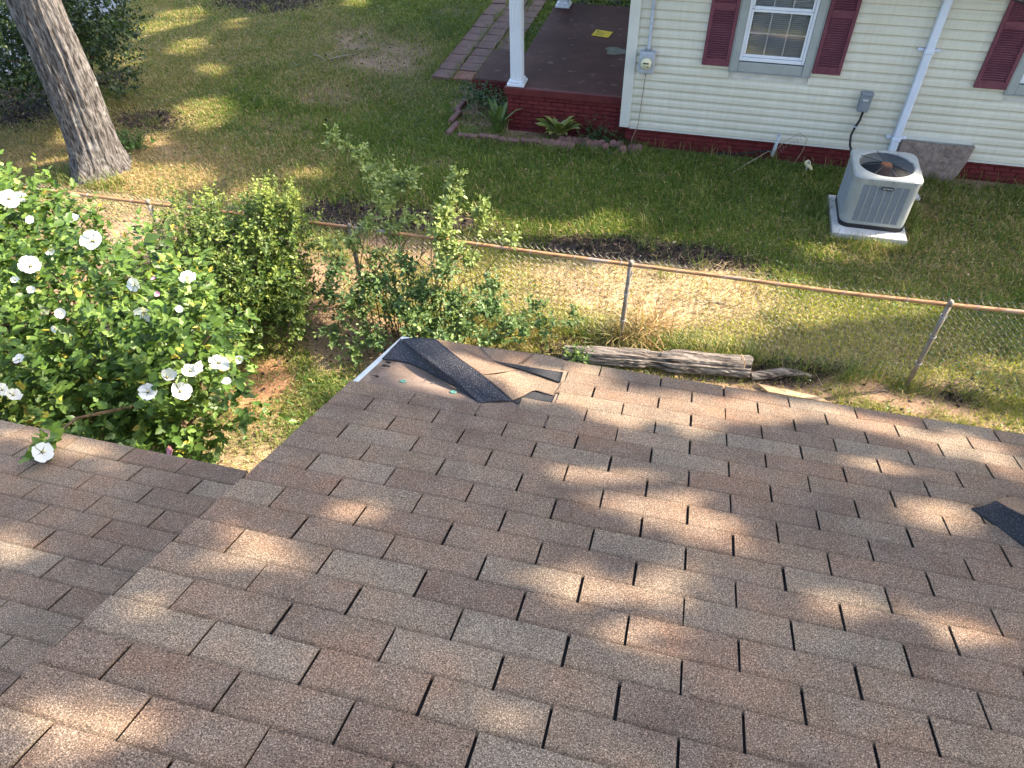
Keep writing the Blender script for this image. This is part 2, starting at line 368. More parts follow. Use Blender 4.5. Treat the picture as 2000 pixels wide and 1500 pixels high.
# ---------------------------------------------------------------- ground zones
def blob(p, cx, cy, rx, ry, rot=0.0, soft=.35):
    a = R_(rot); dx = p[..., 0]-cx; dy = p[..., 1]-cy; u = (dx*math.cos(a)+dy*math.sin(a))/rx; v = (-dx*math.sin(a)+dy*math.cos(a))/ry
    return np.clip((1+soft-np.hypot(u, v))/(2*soft), 0, 1)
def gpix(X, Y): return project(np.stack([X, Y, np.zeros_like(X)], -1))
def zones(X, Y):
    X = np.asarray(X, float); Y = np.asarray(Y, float)
    w = vn1.fbm(X*.8, Y*.8)*.6-.3; w2 = vn2.fbm(X*1.1+9, Y*1.1)*.6-.3
    p = gpix(X+w, Y+w2); n1 = vn3.fbm(X*.9, Y*.9); n2 = vn2.fbm(X*3.1, Y*3.1); n3 = vn1.fbm(X*7+3, Y*7)
    mx = lambda *a: np.maximum.reduce(a)
    straw = mx(blob(p, 1275, 570, 235, 55, 5), .8*blob(p, 690, 650, 150, 60, 20), .6*blob(p, 490, 905, 120, 35, 0))
    dry = mx(.75*blob(p, 200, 340, 330, 130, 10), .5*blob(p, 290, 240, 160, 60), .45*blob(p, 330, 90, 160, 110), .45*blob(p, 700, 130, 190, 90), .28*blob(p, 1300, 660, 900, 110, 8), .3*blob(p, 1850, 470, 240, 120), .4*blob(p, 470, 330, 200, 70), .5*blob(p, 560, 70, 200, 80))
    bare = mx(.75*blob(p, 510, 745, 60, 40, -20), .6*blob(p, 650, 520, 110, 45, 10), .75*blob(p, 790, 505, 130, 32, 8), .45*blob(p, 430, 820, 140, 150), .7*blob(p, 700, 660, 130, 45), .8*blob(p, 560, 600, 120, 80), .9*blob(p, 250, 560, 260, 130),
              .75*blob(p, 1650, 775, 330, 24, 8), .7*blob(p, 1870, 765, 90, 20, 10), .6*blob(p, 690, 80, 45, 25), .62*blob(p, 740, 110, 85, 40), .5*blob(p, 640, 185, 80, 20), .45*blob(p, 560, 240, 70, 20), .5*blob(p, 900, 20, 50, 14),
              .75*blob(p, 1080, 262, 130, 20), .7*blob(p, 930, 215, 45, 50), .35*blob(p, 845, 310, 40, 12), .4*blob(p, 1270, 345, 50, 8), .5*blob(p, 1790, 410, 40, 35), .8*blob(p, 1890, 350, 60, 12), .4*blob(p, 300, 300, 80, 30))
    litter = mx(.9*blob(p, 40, 200, 110, 45), .75*blob(p, 285, 243, 75, 22), .8*blob(p, 220, 155, 50, 22), .9*blob(p, 520, 5, 110, 20), 1.1*blob(p, 770, 432, 190, 30, 8), 1.2*blob(p, 1265, 500, 225, 30, 7), 1.1*blob(p, 760, 432, 150, 24, 8), .9*blob(p, 1560, 725, 120, 26, 8), .6*blob(p, 1120, 690, 60, 20), .7*blob(p, 1900, 770, 80, 20))
    dry = np.clip(dry*(.6+.9*n1)+.35*(n2-.5), 0, 1); bare = np.clip(bare*1.25*(.45+1.0*n2)+.25*(n3-.5)*(bare > .05), 0, 1); straw = np.clip(straw*(.6+.8*n3), 0, 1); litter = np.clip(litter*(.6+.9*n3), 0, 1)
    return p, dry, bare, straw, litter, n1, n2, n3
def gheight(X, Y):
    X = np.asarray(X, float); Y = np.asarray(Y, float)
    h = .09*np.exp(-((X+.4)/1.15)**4-((Y-4.95)/.5)**4)+.05*np.exp(-((X+3.9)/1.0)**4-((Y-5.25)/.3)**4)+.03*(vn1.fbm(X*1.3, Y*1.3)-.5)*((Y > 2) & (Y < 7.6))
    return h+.10*np.exp(-(((X+8.75)/.75)**2+((Y-5.75)/.75)**2))
def axis(a, b, n, lo, hi):
    left = a-np.geomspace(.3, a-lo, 14)[::-1]; right = b+np.geomspace(.3, hi-b, 14); return np.concatenate([left, np.linspace(a, b, n), right])
gx = axis(-18, 8, 330, -220, 220); gy = axis(-3, 19, 290, -220, 260); GX, GY = np.meshgrid(gx, gy, indexing='ij')
p, dry, bare, straw, litter, n1, n2, n3 = zones(GX, GY)
green = np.array([.050, .066, .020]); drc = np.array([.21, .155, .082]); clay = np.array([.20, .128, .082]); clay2 = np.array([.27, .145, .075]); drk = np.array([.024, .017, .014]); stc = np.array([.33, .25, .15])
col = (green+np.array([.055, .05, .018])*np.clip(blob(p, 1300, 650, 900, 130, 7), 0, 1)[..., None])*(.7+.6*n2[..., None]); mixc = lambda c, t, w: c*(1-w[..., None])+t*w[..., None]  # soil along the sunlit strip is painted brighter, sunlight in the colour
col = mixc(col, drc, dry); col = mixc(col, stc, straw); cl = mixc(np.broadcast_to(clay, col.shape), clay2, blob(p, 520, 750, 90, 70)); col = mixc(col, cl*(.65+.7*n3[..., None]), bare); col = mixc(col, drk*(.7+.8*n3[..., None]), litter)
V = np.stack([GX, GY, gheight(GX, GY)], -1).reshape(-1, 3); nx, ny = GX.shape
I = (np.arange(nx-1)[:, None]*ny+np.arange(ny-1)[None, :]).ravel(); Lp = np.stack([I, I+ny, I+ny+1, I+1], -1)
col = col*1.25
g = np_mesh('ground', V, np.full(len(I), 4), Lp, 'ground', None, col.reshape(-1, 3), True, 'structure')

# grass, blade by blade
KEEP_OUT = [(-1.3, 8.2, 9, 18), (-3.2, 8.35, -1.2, 14), (1.72, 6.33, 2.72, 7.42)]
def scatter(n, box=(-17, -.6, 7.0, 17.5)):
    X = rng.uniform(box[0], box[2], n); Y = rng.uniform(box[1], box[3], n); pp = gpix(X, Y)
    k = (pp[:, 0] > -160) & (pp[:, 0] < 2160) & (pp[:, 1] > -120) & (pp[:, 1] < 1050) & (X > -12.75-(Y-9)*.1)
    for a, b, c, d in KEEP_OUT: k &= ~((X > a) & (X < c) & (Y > b) & (Y < d))
    k &= ~((X > -5.02) & (X < -4.18) & (Y > 10.05) & (Y < 17) & (rng.random(n) < .93))
    k &= (Y > 1.2) | (X < -1.4)
    k &= np.hypot(X+8.75, Y-5.75) > .45
    return X[k], Y[k]
X, Y = scatter(1500000)
k = rng.random(len(X)) < np.clip(1.25-(Y-3)*.05, .45, 1); X, Y = X[k], Y[k]
p, dry, bare, straw, litter, n1, n2, n3 = zones(X, Y)
k = rng.random(len(X)) > np.clip(.93*bare+.95*litter+.55*straw+.25*dry, 0, .97); X, Y, dry, bare, straw, n1, n2, n3, p = X[k], Y[k], dry[k], bare[k], straw[k], n1[k], n2[k], n3[k], p[k]
nb = len(X)
isdry = rng.random(nb) < np.clip(dry*.8+straw*.6+.10, 0, .95)
lush = np.clip(blob(p, 1250, 380, 700, 90, 4)+blob(p, 640, 210, 160, 60), 0, 1)
cg = lerpc([(.040, .066, .013), (.075, .112, .022), (.12, .16, .034), (.18, .21, .05)], np.clip(n2*.5+rng.random(nb)*.6-.08+.12*straw, 0, 1))
cd = lerpc([(.17, .12, .055), (.30, .225, .105), (.42, .335, .175)], rng.random(nb))
sun_paint = np.clip(blob(p, 1300, 650, 900, 130, 7), 0, 1)[:, None]*.75; cg = cg*(1-sun_paint)+sun_paint*lerpc([(.16, .185, .026), (.28, .285, .045), (.40, .36, .09)], rng.random(nb)); cg = cg*(1-.35*dry[:, None])+np.array([.19, .175, .055])*.35*dry[:, None]  # blades in the sunlit strip blend to brighter colours, painted sunlight
cc = np.where(isdry[:, None], cd*1.25, cg*np.array([1.42, 1.45, 1.25]))
Ln = rng.uniform(.030, .075, nb)*(1+.5*lush)*(1+.25*n1); W = rng.uniform(.0028, .0052, nb)*(1+.035*np.clip(Y-3, 0, 12))
ang = rng.uniform(0, 2*math.pi, nb); lean = rng.uniform(.15, .9, nb)+.5*isdry; d2 = np.stack([np.cos(ang), np.sin(ang), np.zeros(nb)], -1); sd2 = np.stack([-np.sin(ang), np.cos(ang), np.zeros(nb)], -1)
B0 = np.stack([X, Y, gheight(X, Y)-.004], -1); up = np.array([0, 0, 1.]); Lc = Ln[:, None]; le = lean[:, None]; Wc = W[:, None]
mid = B0+up*Lc*.55+d2*Lc*.25*le; tip = B0+up*Lc*np.clip(1-.35*le, .25, 1)+d2*Lc*.8*le
VV = np.stack([B0-sd2*Wc, B0+sd2*Wc, mid+sd2*Wc*.8, mid-sd2*Wc*.8, tip], 1).reshape(-1, 3)
base = np.arange(nb)[:, None]*5; Lp = base+np.array([0, 1, 2, 3, 3, 2, 4])
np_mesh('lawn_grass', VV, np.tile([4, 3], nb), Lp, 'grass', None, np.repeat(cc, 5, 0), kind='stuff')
bpy.data.objects['lawn_grass']['label'] = 'short patchy green lawn grass around fence and neighbour house'
# straw strands and chips
X, Y = scatter(260000); p, dry, bare, straw, litter, n1, n2, n3 = zones(X, Y)
k = rng.random(len(X)) < np.clip(straw*1.0+.28*dry+.25*litter+.10*bare+.012, 0, 1)*.55; X, Y, litter = X[k], Y[k], litter[k]; ns = len(X)
ang = rng.uniform(0, 2*math.pi, ns); Ln = rng.uniform(.05, .24, ns); z0 = gheight(X, Y)+rng.uniform(.004, .04, ns)
d2 = np.stack([np.cos(ang), np.sin(ang), rng.normal(0, .12, ns)], -1); sd2 = np.stack([-np.sin(ang), np.cos(ang), np.zeros(ns)], -1); P0 = np.stack([X, Y, z0], -1)
bend = rng.normal(0, .25, ns)[:, None]; P1 = P0+d2*Ln[:, None]*.5+sd2*bend*Ln[:, None]*.5; P2 = P0+d2*Ln[:, None]; P1[:, 2] = np.maximum(P1[:, 2], z0*.6); P2[:, 2] = np.maximum(P2[:, 2], .004); Wc = rng.uniform(.0016, .0034, ns)[:, None]*(1+.03*(Y[:, None]-3))
VV = np.stack([P0-sd2*Wc, P0+sd2*Wc, P1+sd2*Wc, P1-sd2*Wc, P2+sd2*Wc*.6, P2-sd2*Wc*.6], 1).reshape(-1, 3)
cs = lerpc([(.15, .11, .065), (.33, .255, .14), (.50, .41, .25)], rng.random(ns)); cs = np.where((rng.random(ns) < litter*.8)[:, None], cs*.35, cs)
np_mesh('dry_straw', VV, np.tile([4, 4], ns), np.arange(ns)[:, None]*6+np.array([0, 1, 2, 3, 3, 2, 4, 5]), 'grass', None, np.repeat(cs, 6, 0), kind='stuff')
bpy.data.objects['dry_straw']['label'] = 'loose dry straw and clippings strewn over the lawn'
X, Y = scatter(260000); p, dry, bare, straw, litter, n1, n2, n3 = zones(X, Y)
k = rng.random(len(X)) < np.clip(litter*1.2+.10*bare, 0, 1)*.85; X, Y = X[k], Y[k]; ns = len(X)
P0 = np.stack([X, Y, gheight(X, Y)+rng.uniform(.003, .03, ns)], -1); D = rdir(ns)*np.array([1, 1, .35]); N = np.array([0, 0, 1.])+.5*rng.normal(size=(ns, 3))
leaf_mesh('mulch_chips', P0, D, N, rng.uniform(.02, .055, ns), lerpc([(.014, .010, .008), (.038, .026, .02), (.12, .08, .055)], rng.random(ns)**1.6), 'card', 'mulch', None, 'stuff')
bpy.data.objects['mulch_chips']['label'] = 'dark mulch and leaf litter in heaps on the lawn'
# broad leaved weeds and taller growth along edges
X, Y = scatter(170000); p, dry, bare, straw, litter, n1, n2, n3 = zones(X, Y); cn = vn1.fbm(X*1.7+50, Y*1.7)*.6+vn2.fbm(X*6, Y*6+9)*.4
k = ((cn > .54) | (blob(p, 570, 830, 90, 90) > .3)) & (rng.random(len(X)) > np.clip(bare+litter+straw, 0, .95)) & (rng.random(len(X)) < .8); X, Y = X[k], Y[k]; ns = len(X)
leaf_mesh('lawn_weeds', np.stack([X, Y, gheight(X, Y)+rng.uniform(.025, .07, ns)], -1), rdir(ns)*np.array([1, 1, .25]), np.array([0, 0, 1.])+.35*rng.normal(size=(ns, 3)), rng.uniform(.018, .046, ns), lerpc([(.035, .085, .018), (.07, .14, .03), (.12, .20, .05)], rng.random(ns)), 'oval', 'leaf', None, 'stuff')
EX_ = []
def strip(n, x0, x1, y0, y1): EX_.append(np.stack([rng.uniform(x0, x1, n), rng.uniform(y0, y1, n)], -1))
strip(500, -1.2, 4.9, 8.05, 8.26); strip(2600, -9, 4.6, 3.58, 3.86); strip(700, -5.1, -4.95, 10, 15.5); strip(500, -4.62, -4.57, 10, 15.5); strip(500, -4.2, -4.1, 10, 15.5); strip(400, 1.55, 1.70, 6.3, 7.5); strip(400, 2.74, 2.9, 6.3, 7.6); strip(250, 1.7, 2.75, 6.12, 6.26); strip(250, -3.9, -1.0, 7.80, 7.88); strip(700, -1.3, .9, 3.65, 3.9); strip(600, -9.4, -8.1, 5.1, 5.5)
for _ in range(110):
    a = rng.uniform(-14, 5); b = rng.uniform(3.2, 15); strip(45, a-.1, a+.1, b-.09, b+.09)
E_ = np.concatenate(EX_); X, Y = E_[:, 0], E_[:, 1]; k = ~((X > -1.2) & (Y > 8.31)) & ~((X > -3.2) & (X < -1.2) & (Y > 8.4)) & ~((X > 1.78) & (X < 2.67) & (Y > 6.36) & (Y < 7.32)) & (X > -12.4); X, Y = X[k], Y[k]; nb2 = len(X)
a = rng.uniform(0, 6.28, nb2); e = rng.uniform(.5, 1.4, nb2); D = np.stack([np.cos(a)*np.cos(e), np.sin(a)*np.cos(e), np.sin(e)], -1)
SHAPES['blade'] = (np.array([(0, -.014, 0), (0, .014, 0), (.45, .016, .10), (.45, -.016, .10), (.8, .011, .06), (.8, -.011, .06), (1, 0, -.06)]), [(0, 3, 2, 1), (3, 5, 4, 2), (5, 6, 4)])
leaf_mesh('edge_grass', np.stack([X, Y, gheight(X, Y)-.01], -1), D, np.stack([-np.cos(a)*np.sin(e), -np.sin(a)*np.sin(e), np.cos(e)], -1), rng.uniform(.10, .26, nb2), lerpc([(.05, .10, .018), (.10, .16, .03), (.18, .21, .05), (.36, .30, .14)], rng.random(nb2)), 'blade', 'grass', None, 'stuff')
bpy.data.objects['lawn_weeds']['label'] = 'low broad leaved weeds and clover scattered through the lawn'; bpy.data.objects['edge_grass']['label'] = 'taller uncut grass along the fence, path and foundation'
X, Y = scatter(2600); ns = len(X); leaf_mesh('fallen_leaves', np.stack([X, Y, gheight(X, Y)+rng.uniform(.02, .06, ns)], -1), rdir(ns)*np.array([1, 1, .25]), np.array([0, 0, 1.])+.4*rng.normal(size=(ns, 3)), rng.uniform(.02, .06, ns), lerpc([(.10, .06, .03), (.26, .17, .08), (.42, .33, .18)], rng.random(ns)), 'oval', 'mulch', None, 'stuff'); bpy.data.objects['fallen_leaves']['label'] = 'small brown fallen leaves scattered over the lawn'
# small white clover heads
X, Y = scatter(9000); p, *_ = zones(X, Y); k = (rng.random(len(X)) < np.clip(blob(p, 820, 60, 160, 60)+blob(p, 560, 290, 140, 40)*.5+.1, 0, 1)*.25); X, Y = X[k], Y[k]; ns = len(X)
leaf_mesh('clover_flowers', np.stack([X, Y, gheight(X, Y)+.05], -1), rdir(ns)*np.array([1, 1, .2]), np.array([0, 0, 1.])+.2*rng.normal(size=(ns, 3)), rng.uniform(.012, .024, ns), np.tile([.6, .6, .52], (ns, 1)), 'card', 'petal', None, 'stuff')

# ---------------------------------------------------------------- road and path
mb = MB(); mb.prism([(-12.55, 5, .008), (-13.6, 18, .008), (-30, 18, .008), (-30, 5, .008)], (0, 0, .03)); rd = tag(mb.build('road', 'asroad'), 'grey paved drive beyond the big tree', None, None, 'structure')
mb = MB(); mb.bb((-5.0, 10.1, -.02), (-4.2, 17, .012)); path = tag(mb.build('path', 'mulch' if False else 'mortar'), 'brick red paver path beside the porch', None, None, 'structure')
path.data.materials[0] = M['oldwood']
y = 10.08; i = 0
while y < 15.8:
    h = .37
    for j, xa in enumerate((-4.98, -4.585)):
        mb = MB(); jx, jy = random.uniform(-.012, .012), random.uniform(-.012, .012)
        mb.box((xa+.19+jx, y+h/2+jy, .022+random.uniform(0, .012)), (.375, h-.022, .05), (random.uniform(-.012, .012), random.uniform(-.012, .012), random.uniform(-.02, .02)), .007)
        mb.build('paver', 'paver2' if (i == 0 and j == 1) else 'paver', path)
    if y > 10.75:
        mb = MB(); mb.box((-4.19+.185, y+h/2+.05, .02), (.36, h-.03, .05), (0, 0, random.uniform(-.02, .02)), .007); mb.build('paver', 'paver', path)
    y += h; i += 1
for i, (a, b) in enumerate((((612, 107), (636, 119)), ((644, 116), (690, 107)), ((1360, 590), (1440, 600)), ((690, 440), (760, 426)))):
    A_, B_ = px(*a, .05), px(*b, .05); mb = MB(); mb.tube([A_, (A_+B_)/2+np.array([.02, .03, .015]), B_], [.012, .011, .006], 6); tag(mb.build('fallen_twig', 'rope', None, False, tuple(A_*np.array([1, 1, 0]))), ('pale broken stick on the thin lawn patch west of path', 'longer pale curved stick on the thin lawn patch', 'pale stick on the straw heap behind the fence', 'thin pale stick on the dark mulch behind the bush')[i], 'twig')
bpy.data.objects['clover_flowers']['label'] = 'tiny white clover heads dotted over the lawn'
# ---------------------------------------------------------------- our house: two shingled roofs
house = thing('shingled_house', (1.0, -4.0, 0), 'near house under brown three tab shingle roofs, one corner torn', 'house')
HL = -.43                                                # lower roof plane below the main one
EAVE, RIDGE, XR = .272, -4.9, 8.0
def slab(X0, X1, S0, S1, h, th):
    return MB().prism([rw(X0, S0, h), rw(X1, S0, h), rw(X1, S1, h), rw(X0, S1, h)], -NRM*th)
main_roof = slab(-1.525, XR, RIDGE, EAVE-.012, -.002, .03).build('main_roof', 'slot', house)
low_roof = slab(-9.0, -1.50, -5.2, -.645, HL-.002, .03).build('lower_roof', 'slot', house)
mb = MB()                                                # far slopes behind the camera
rg = rw(0, RIDGE); mb.prism([(-1.53, rg[1], rg[2]-.03), (XR, rg[1], rg[2]-.03), (XR, rg[1]-5, rg[2]-1.9), (-1.53, rg[1]-5, rg[2]-1.9)], (0, 0, .03))
rg2 = rw(0, -5.2, HL); mb.prism([(-9, rg2[1], rg2[2]-.03), (-1.5, rg2[1], rg2[2]-.03), (-1.5, rg2[1]-5, rg2[2]-1.9), (-9, rg2[1]-5, rg2[2]-1.9)], (0, 0, .03)); mb.build('back_slope', 'loose', house)
mb = MB(); yb = rg[1]-4.6
def gable(xa, xb, yf, S_r, h):
    zf = rw(0, (yf-h*math.sin(SL))/math.cos(SL), h)[2]-.04; r = rw(0, S_r, h)
    return [(xa, yf, 0), (xa, yf, zf), (xa, r[1], r[2]-.06), (xa, r[1]-4.7, r[2]-1.84), (xa, r[1]-4.7, 0)], (xb-xa, 0, 0)
mb.prism(*gable(-1.40, 7.8, -.12, RIDGE, 0)); mb.build('house_wall', 'wallpaint', house)
mb = MB(); mb.prism(*gable(-8.7, -1.405, -1.05, -5.2, HL)); mb.build('annexe_wall', 'wallpaint', house)
# fascia boards and drip edges
def board(X0, X1, S, h, mat, name):
    a = rw(X0, S, h); b = rw(X1, S, h); MB().prism([a, b, b-np.array([0, 0, .14]), a-np.array([0, 0, .14])], (0, -.02, 0)).build(name, mat, house)
board(-1.52, XR, EAVE-.014, -.034, 'trim', 'fascia'); board(-9, -1.5, -.648, HL-.034, 'trim', 'fascia')
a = rw(-1.522, EAVE-.02, -.034); b = rw(-1.522, RIDGE, -.034); MB().prism([a, b, b-np.array([0, 0, .13]), a-np.array([0, 0, .13])], (.022, 0, 0)).build('rake_board', 'trim', house)
mb = MB(); mb.prism([rw(-1.545, .26, .001), rw(-1.50, .26, .001), rw(-1.50, RIDGE, .001), rw(-1.545, RIDGE, .001)], -NRM*.0015)
mb.prism([rw(-1.545, .26, .001), rw(-1.545, RIDGE, .001), rw(-1.545, RIDGE, -.04), rw(-1.545, .26, -.04)], (.0015, 0, 0)); mb.build('drip_edge', 'drip', house)
# torn corner: felt, nails and nail caps
mb = MB(); mb.prism([rw(-1.475, -.47, .0025), rw(-.52, -.47, .0025), rw(-.52, .262, .0025), rw(-1.44, .262, .0025)], -NRM*.002); mb.build('roofing_felt', 'felt', house)
mb = MB(); mb.prism([rw(-1.515, -.43, .0018), rw(-1.40, -.43, .0018), rw(-1.40, .1, .0018), rw(-1.515, .1, .0018)], -NRM*.0015); mb.build('starter_strip', 'oldwood', house)
for k, S in enumerate(np.linspace(-.37, .05, 10)+rng.normal(size=10)*.02):
    mb = MB(); w = random.uniform(.01, .03); mb.box(rw(-1.475+random.uniform(-.012, .012), S, .003), (w*1.4, .022, .002), (-SL, 0, random.uniform(-.2, .2))); mb.build('torn_scrap', 'felt' if k % 2 else 'slot', house)
for q in ((787, 745), (885, 766)):
    c = rp(*q, .004); mb = MB(); mb.lathe(c, [(.0165, 0), (.0165, .002), (.013, .0035), (.007, .0035), (.0065, .0022), (.001, .0022)], 18, NRM); mb.build('nail_cap', 'cap', house, True)
for q, d in (((829, 745), (.008, -.01, .03)), ((840, 748), (.02, 0, .004)), ((857, 735), (.012, .004, .006)), ((805, 741), (.004, .01, .003))):
    c = rp(*q, .004); MB().tube([c, c+np.array(d)], .0018, 5).build('nail', 'nail', house)
# shingle tabs
TW, TE, GAP = .305, .127, .0085
ROT = (-SL, 0, 0)
def tab_mesh(seed, w=TW-GAP, le=TE+.007, th=.0055):
    r = random.Random(seed); nxs = 5; V = []; Fc = []
    for i in range(nxs):
        u = -w/2+w*i/(nxs-1); jb = r.uniform(-.0022, .0022)
        for (s, h) in ((0, .0115), (-.006, .0112), (-TE, .0060), (-le, .0055)):
            V.append((u+(r.uniform(-.0009, .0009) if i in (0, nxs-1) else 0), s+(jb if s == 0 else 0), h+r.uniform(-.0004, .0004)))
        V.append((u, jb, .0115-th)); V.append((u, -le, .0055-th))
    for i in range(nxs-1):
        a, b = i*6, (i+1)*6
        for k in range(3): Fc.append((a+k+1, b+k+1, b+k, a+k))
        Fc.append((a, b, b+4, a+4)); Fc.append((a+4, b+4, b+5, a+5))
    Fc += [(0, 4, 5, 3, 2, 1), tuple((nxs-1)*6+q for q in (1, 2, 3, 5, 4, 0))]
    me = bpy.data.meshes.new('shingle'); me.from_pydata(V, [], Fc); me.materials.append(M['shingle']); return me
TABS = [tab_mesh(k) for k in range(7)]
def cut_mesh(w): return tab_mesh(99, w)
def lay_roof(roof, h, x0, x1, rows, colfun, skip, xmin, xmax):
    rest = MB(); o = ORG[roof]; cuts = {}
    for r in rows:
        S = -r*TE+(.006 if r == rows[0] else 0)+random.uniform(-.0012, .0012)
        for c in range(-80, 80):
            Xl = colfun(r, c)
            if Xl is None or Xl+TW < x0 or Xl > x1: continue
            a, b = max(Xl, x0), min(Xl+TW, x1)
            if 0 < a-x0 < .06: a = x0
            w = b-a
            if w < .06: continue
            if skip(r, a, b): continue
            P = rw((a+b)/2, S, h); q = project(P)
            vis = (P-CAM)@CF > .2 and -170 < q[0] < 2170 and -100 < q[1] < 1720
            if abs(w-TW) < .004: me = random.choice(TABS)
            else: me = cuts.get(round(w, 3)) or cuts.setdefault(round(w, 3), cut_mesh(w-GAP))
            if vis:
                ob = bpy.data.objects.new('shingle', me); ob.location = tuple(P-o+np.array([random.uniform(-.0015, .0015), 0, 0])); ob.rotation_euler = (-SL, 0, random.uniform(-.003, .003)); link(ob, roof)
            else:
                mt = np.array(Euler(ROT).to_matrix()); rest.add([mt@np.array(v.co)+P for v in me.vertices], [tuple(f.vertices) for f in me.polygons])
    ob = rest.build('shingle_field', 'shingle', roof); ob['kind'] = 'stuff'
def col_main(r, c): return c*.1525+GAP/2-.004 if (c-r-1) % 2 == 0 else None
lay_roof(main_roof, 0, -1.548, XR, list(range(-2, 39)), col_main, lambda r, a, b: (r <= 2 and (a+b)/2 < -.80) or (r <= -1 and a < -1.0) or (r == 1 and (a+b)/2 < -.62), -1.55, XR)
def col_low(r, c): return (c+.25)*.1525 if (c-r) % 2 == 0 else None
lay_roof(low_roof, HL, -9, -1.50, list(range(5, 42)), col_low, lambda r, a, b: False, -9, -1.5)
# lifted, tented shingles
def sheet(name, grid, mat, th=.004, nsub=5, bow=0.0):
    """grid: list of rows of points; smooth-interpolated and thickened"""
    G = np.array(grid, float)
    def up1(A, n):
        k = A.shape[0]; ts = np.linspace(0, k-1, (k-1)*n+1); out = []
        for t_ in ts:
            i = min(int(t_), k-2); f = t_-i; p0 = A[max(i-1, 0)]; p1 = A[i]; p2 = A[i+1]; p3 = A[min(i+2, k-1)]
            out.append(.5*((2*p1)+(-p0+p2)*f+(2*p0-5*p1+4*p2-p3)*f*f+(-p0+3*p1-3*p2+p3)*f**3))
        return np.array(out)
    G = up1(G, nsub); G = up1(G.transpose(1, 0, 2), nsub).transpose(1, 0, 2); a, b = G.shape[:2]
    V = list(G.reshape(-1, 3))+list((G-NRM*th).reshape(-1, 3)); n = a*b; Fc = []
    for i in range(a-1):
        for j in range(b-1):
            q = (i*b+j, i*b+j+1, (i+1)*b+j+1, (i+1)*b+j); Fc.append(q); Fc.append(tuple(x+n for x in q[::-1]))
    ed = [i*b for i in range(a)]; 
    for L in ([i*b for i in range(a)], [i*b+b-1 for i in range(a)], list(range(b)), [(a-1)*b+j for j in range(b)]):
        for u, v in zip(L[:-1], L[1:]): Fc.append((u, v, v+n, u+n))
    mb = MB(); mb.add(V, Fc); return mb.build(name, mat, house, True)
sheet('lifted_shingle', [[rp(746, 700, .010), rp(768, 677, .03), rp(783, 661, .055)], [rp(800, 709, .012), rp(806, 693, .045), rp(792, 671, .07)], [rp(866, 742, .010), rp(860, 730, .035), rp(845, 712, .07)], [rp(925, 779, .006), rp(918, 770, .014), rp(905, 758, .03)]], 'lifted')
sheet('lifted_shingle', [[rp(785, 662, .060), rp(815, 659, .10), rp(850, 662, .125)], [rp(795, 674, .065), rp(850, 688, .10), rp(893, 697, .115)], [rp(848, 714, .065), rp(902, 725, .085), rp(942, 732, .095)], [rp(907, 760, .026), rp(950, 770, .034), rp(980, 765, .045)], [rp(935, 787, .005), rp(968, 783, .012), rp(1003, 783, .012)]], 'lifted')
sheet('folded_shingle', [[rp(850, 661.5, .125), rp(880, 667, .09), rp(935, 676, .03)], [rp(893, 696.5, .115), rp(915, 698, .09), rp(968, 706, .03)], [rp(942, 731.5, .095), rp(965, 728, .075), rp(1010, 722, .03)]], 'loose')
sheet('folded_shingle', [[rp(936, 676.5, .029), rp(990, 683, .02), rp(1045, 691, .012)], [rp(968, 707, .029), rp(985, 710, .024), rp(1012, 716, .016)], [rp(1010, 723, .029), rp(1035, 728, .022), rp(1060, 733, .016)]], 'loose')
sheet('folded_shingle', [[rp(943, 733, .094), rp(975, 730, .07), rp(1012, 724, .028), rp(1062, 734, .014), rp(1098, 745, .011)], [rp(968, 752, .066), rp(995, 750, .045), rp(1030, 745, .022), rp(1065, 748, .013), rp(1092, 757, .011)], [rp(1001, 781, .013), rp(1020, 773, .015), rp(1042, 762, .016), rp(1060, 766, .013), rp(1080, 772, .011)]], 'loose')
sheet('eave_shingle', [[rp(1045, 689.5, .012), rp(1075, 695, .011), rp(1103, 703, .0105)], [rp(1010, 716, .004), rp(1060, 722, .006), rp(1098, 727, .0085)]], 'loose')
sheet('bare_shingle', [[rp(962, 704, .036), rp(1030, 716, .026), rp(1100, 727, .018)], [rp(985, 712, .036), rp(1045, 729, .028), rp(1094, 747, .018)]], 'asphalt', .002)
sheet('bare_shingle', [[rp(1000, 783, .005), rp(1040, 764, .006), rp(1086, 768, .006)], [rp(1008, 789, .004), rp(1050, 783, .004), rp(1078, 786, .004)]], 'asphalt', .002)
sheet('curled_shingle', [[rp(1896, 993, .012), rp(1922, 988, .035), rp(1945, 978, .055)], [rp(1945, 1026, .012), rp(1968, 1008, .045), rp(1985, 1000, .068)], [rp(2000, 1066, .012), rp(2020, 1040, .05), rp(2035, 1022, .075)], [rp(2060, 1108, .012), rp(2085, 1080, .05), rp(2105, 1055, .075)]], 'asphalt')
sheet('folded_shingle', [[rp(1945, 977.5, .055), rp(1960, 972, .035), rp(1985, 970, .012)], [rp(1985, 999.5, .068), rp(2005, 992, .045), rp(2040, 990, .012)], [rp(2035, 1021.5, .075), rp(2055, 1012, .05), rp(2095, 1010, .012)], [rp(2105, 1054, .075), rp(2125, 1040, .05), rp(2160, 1035, .012)]], 'loose')
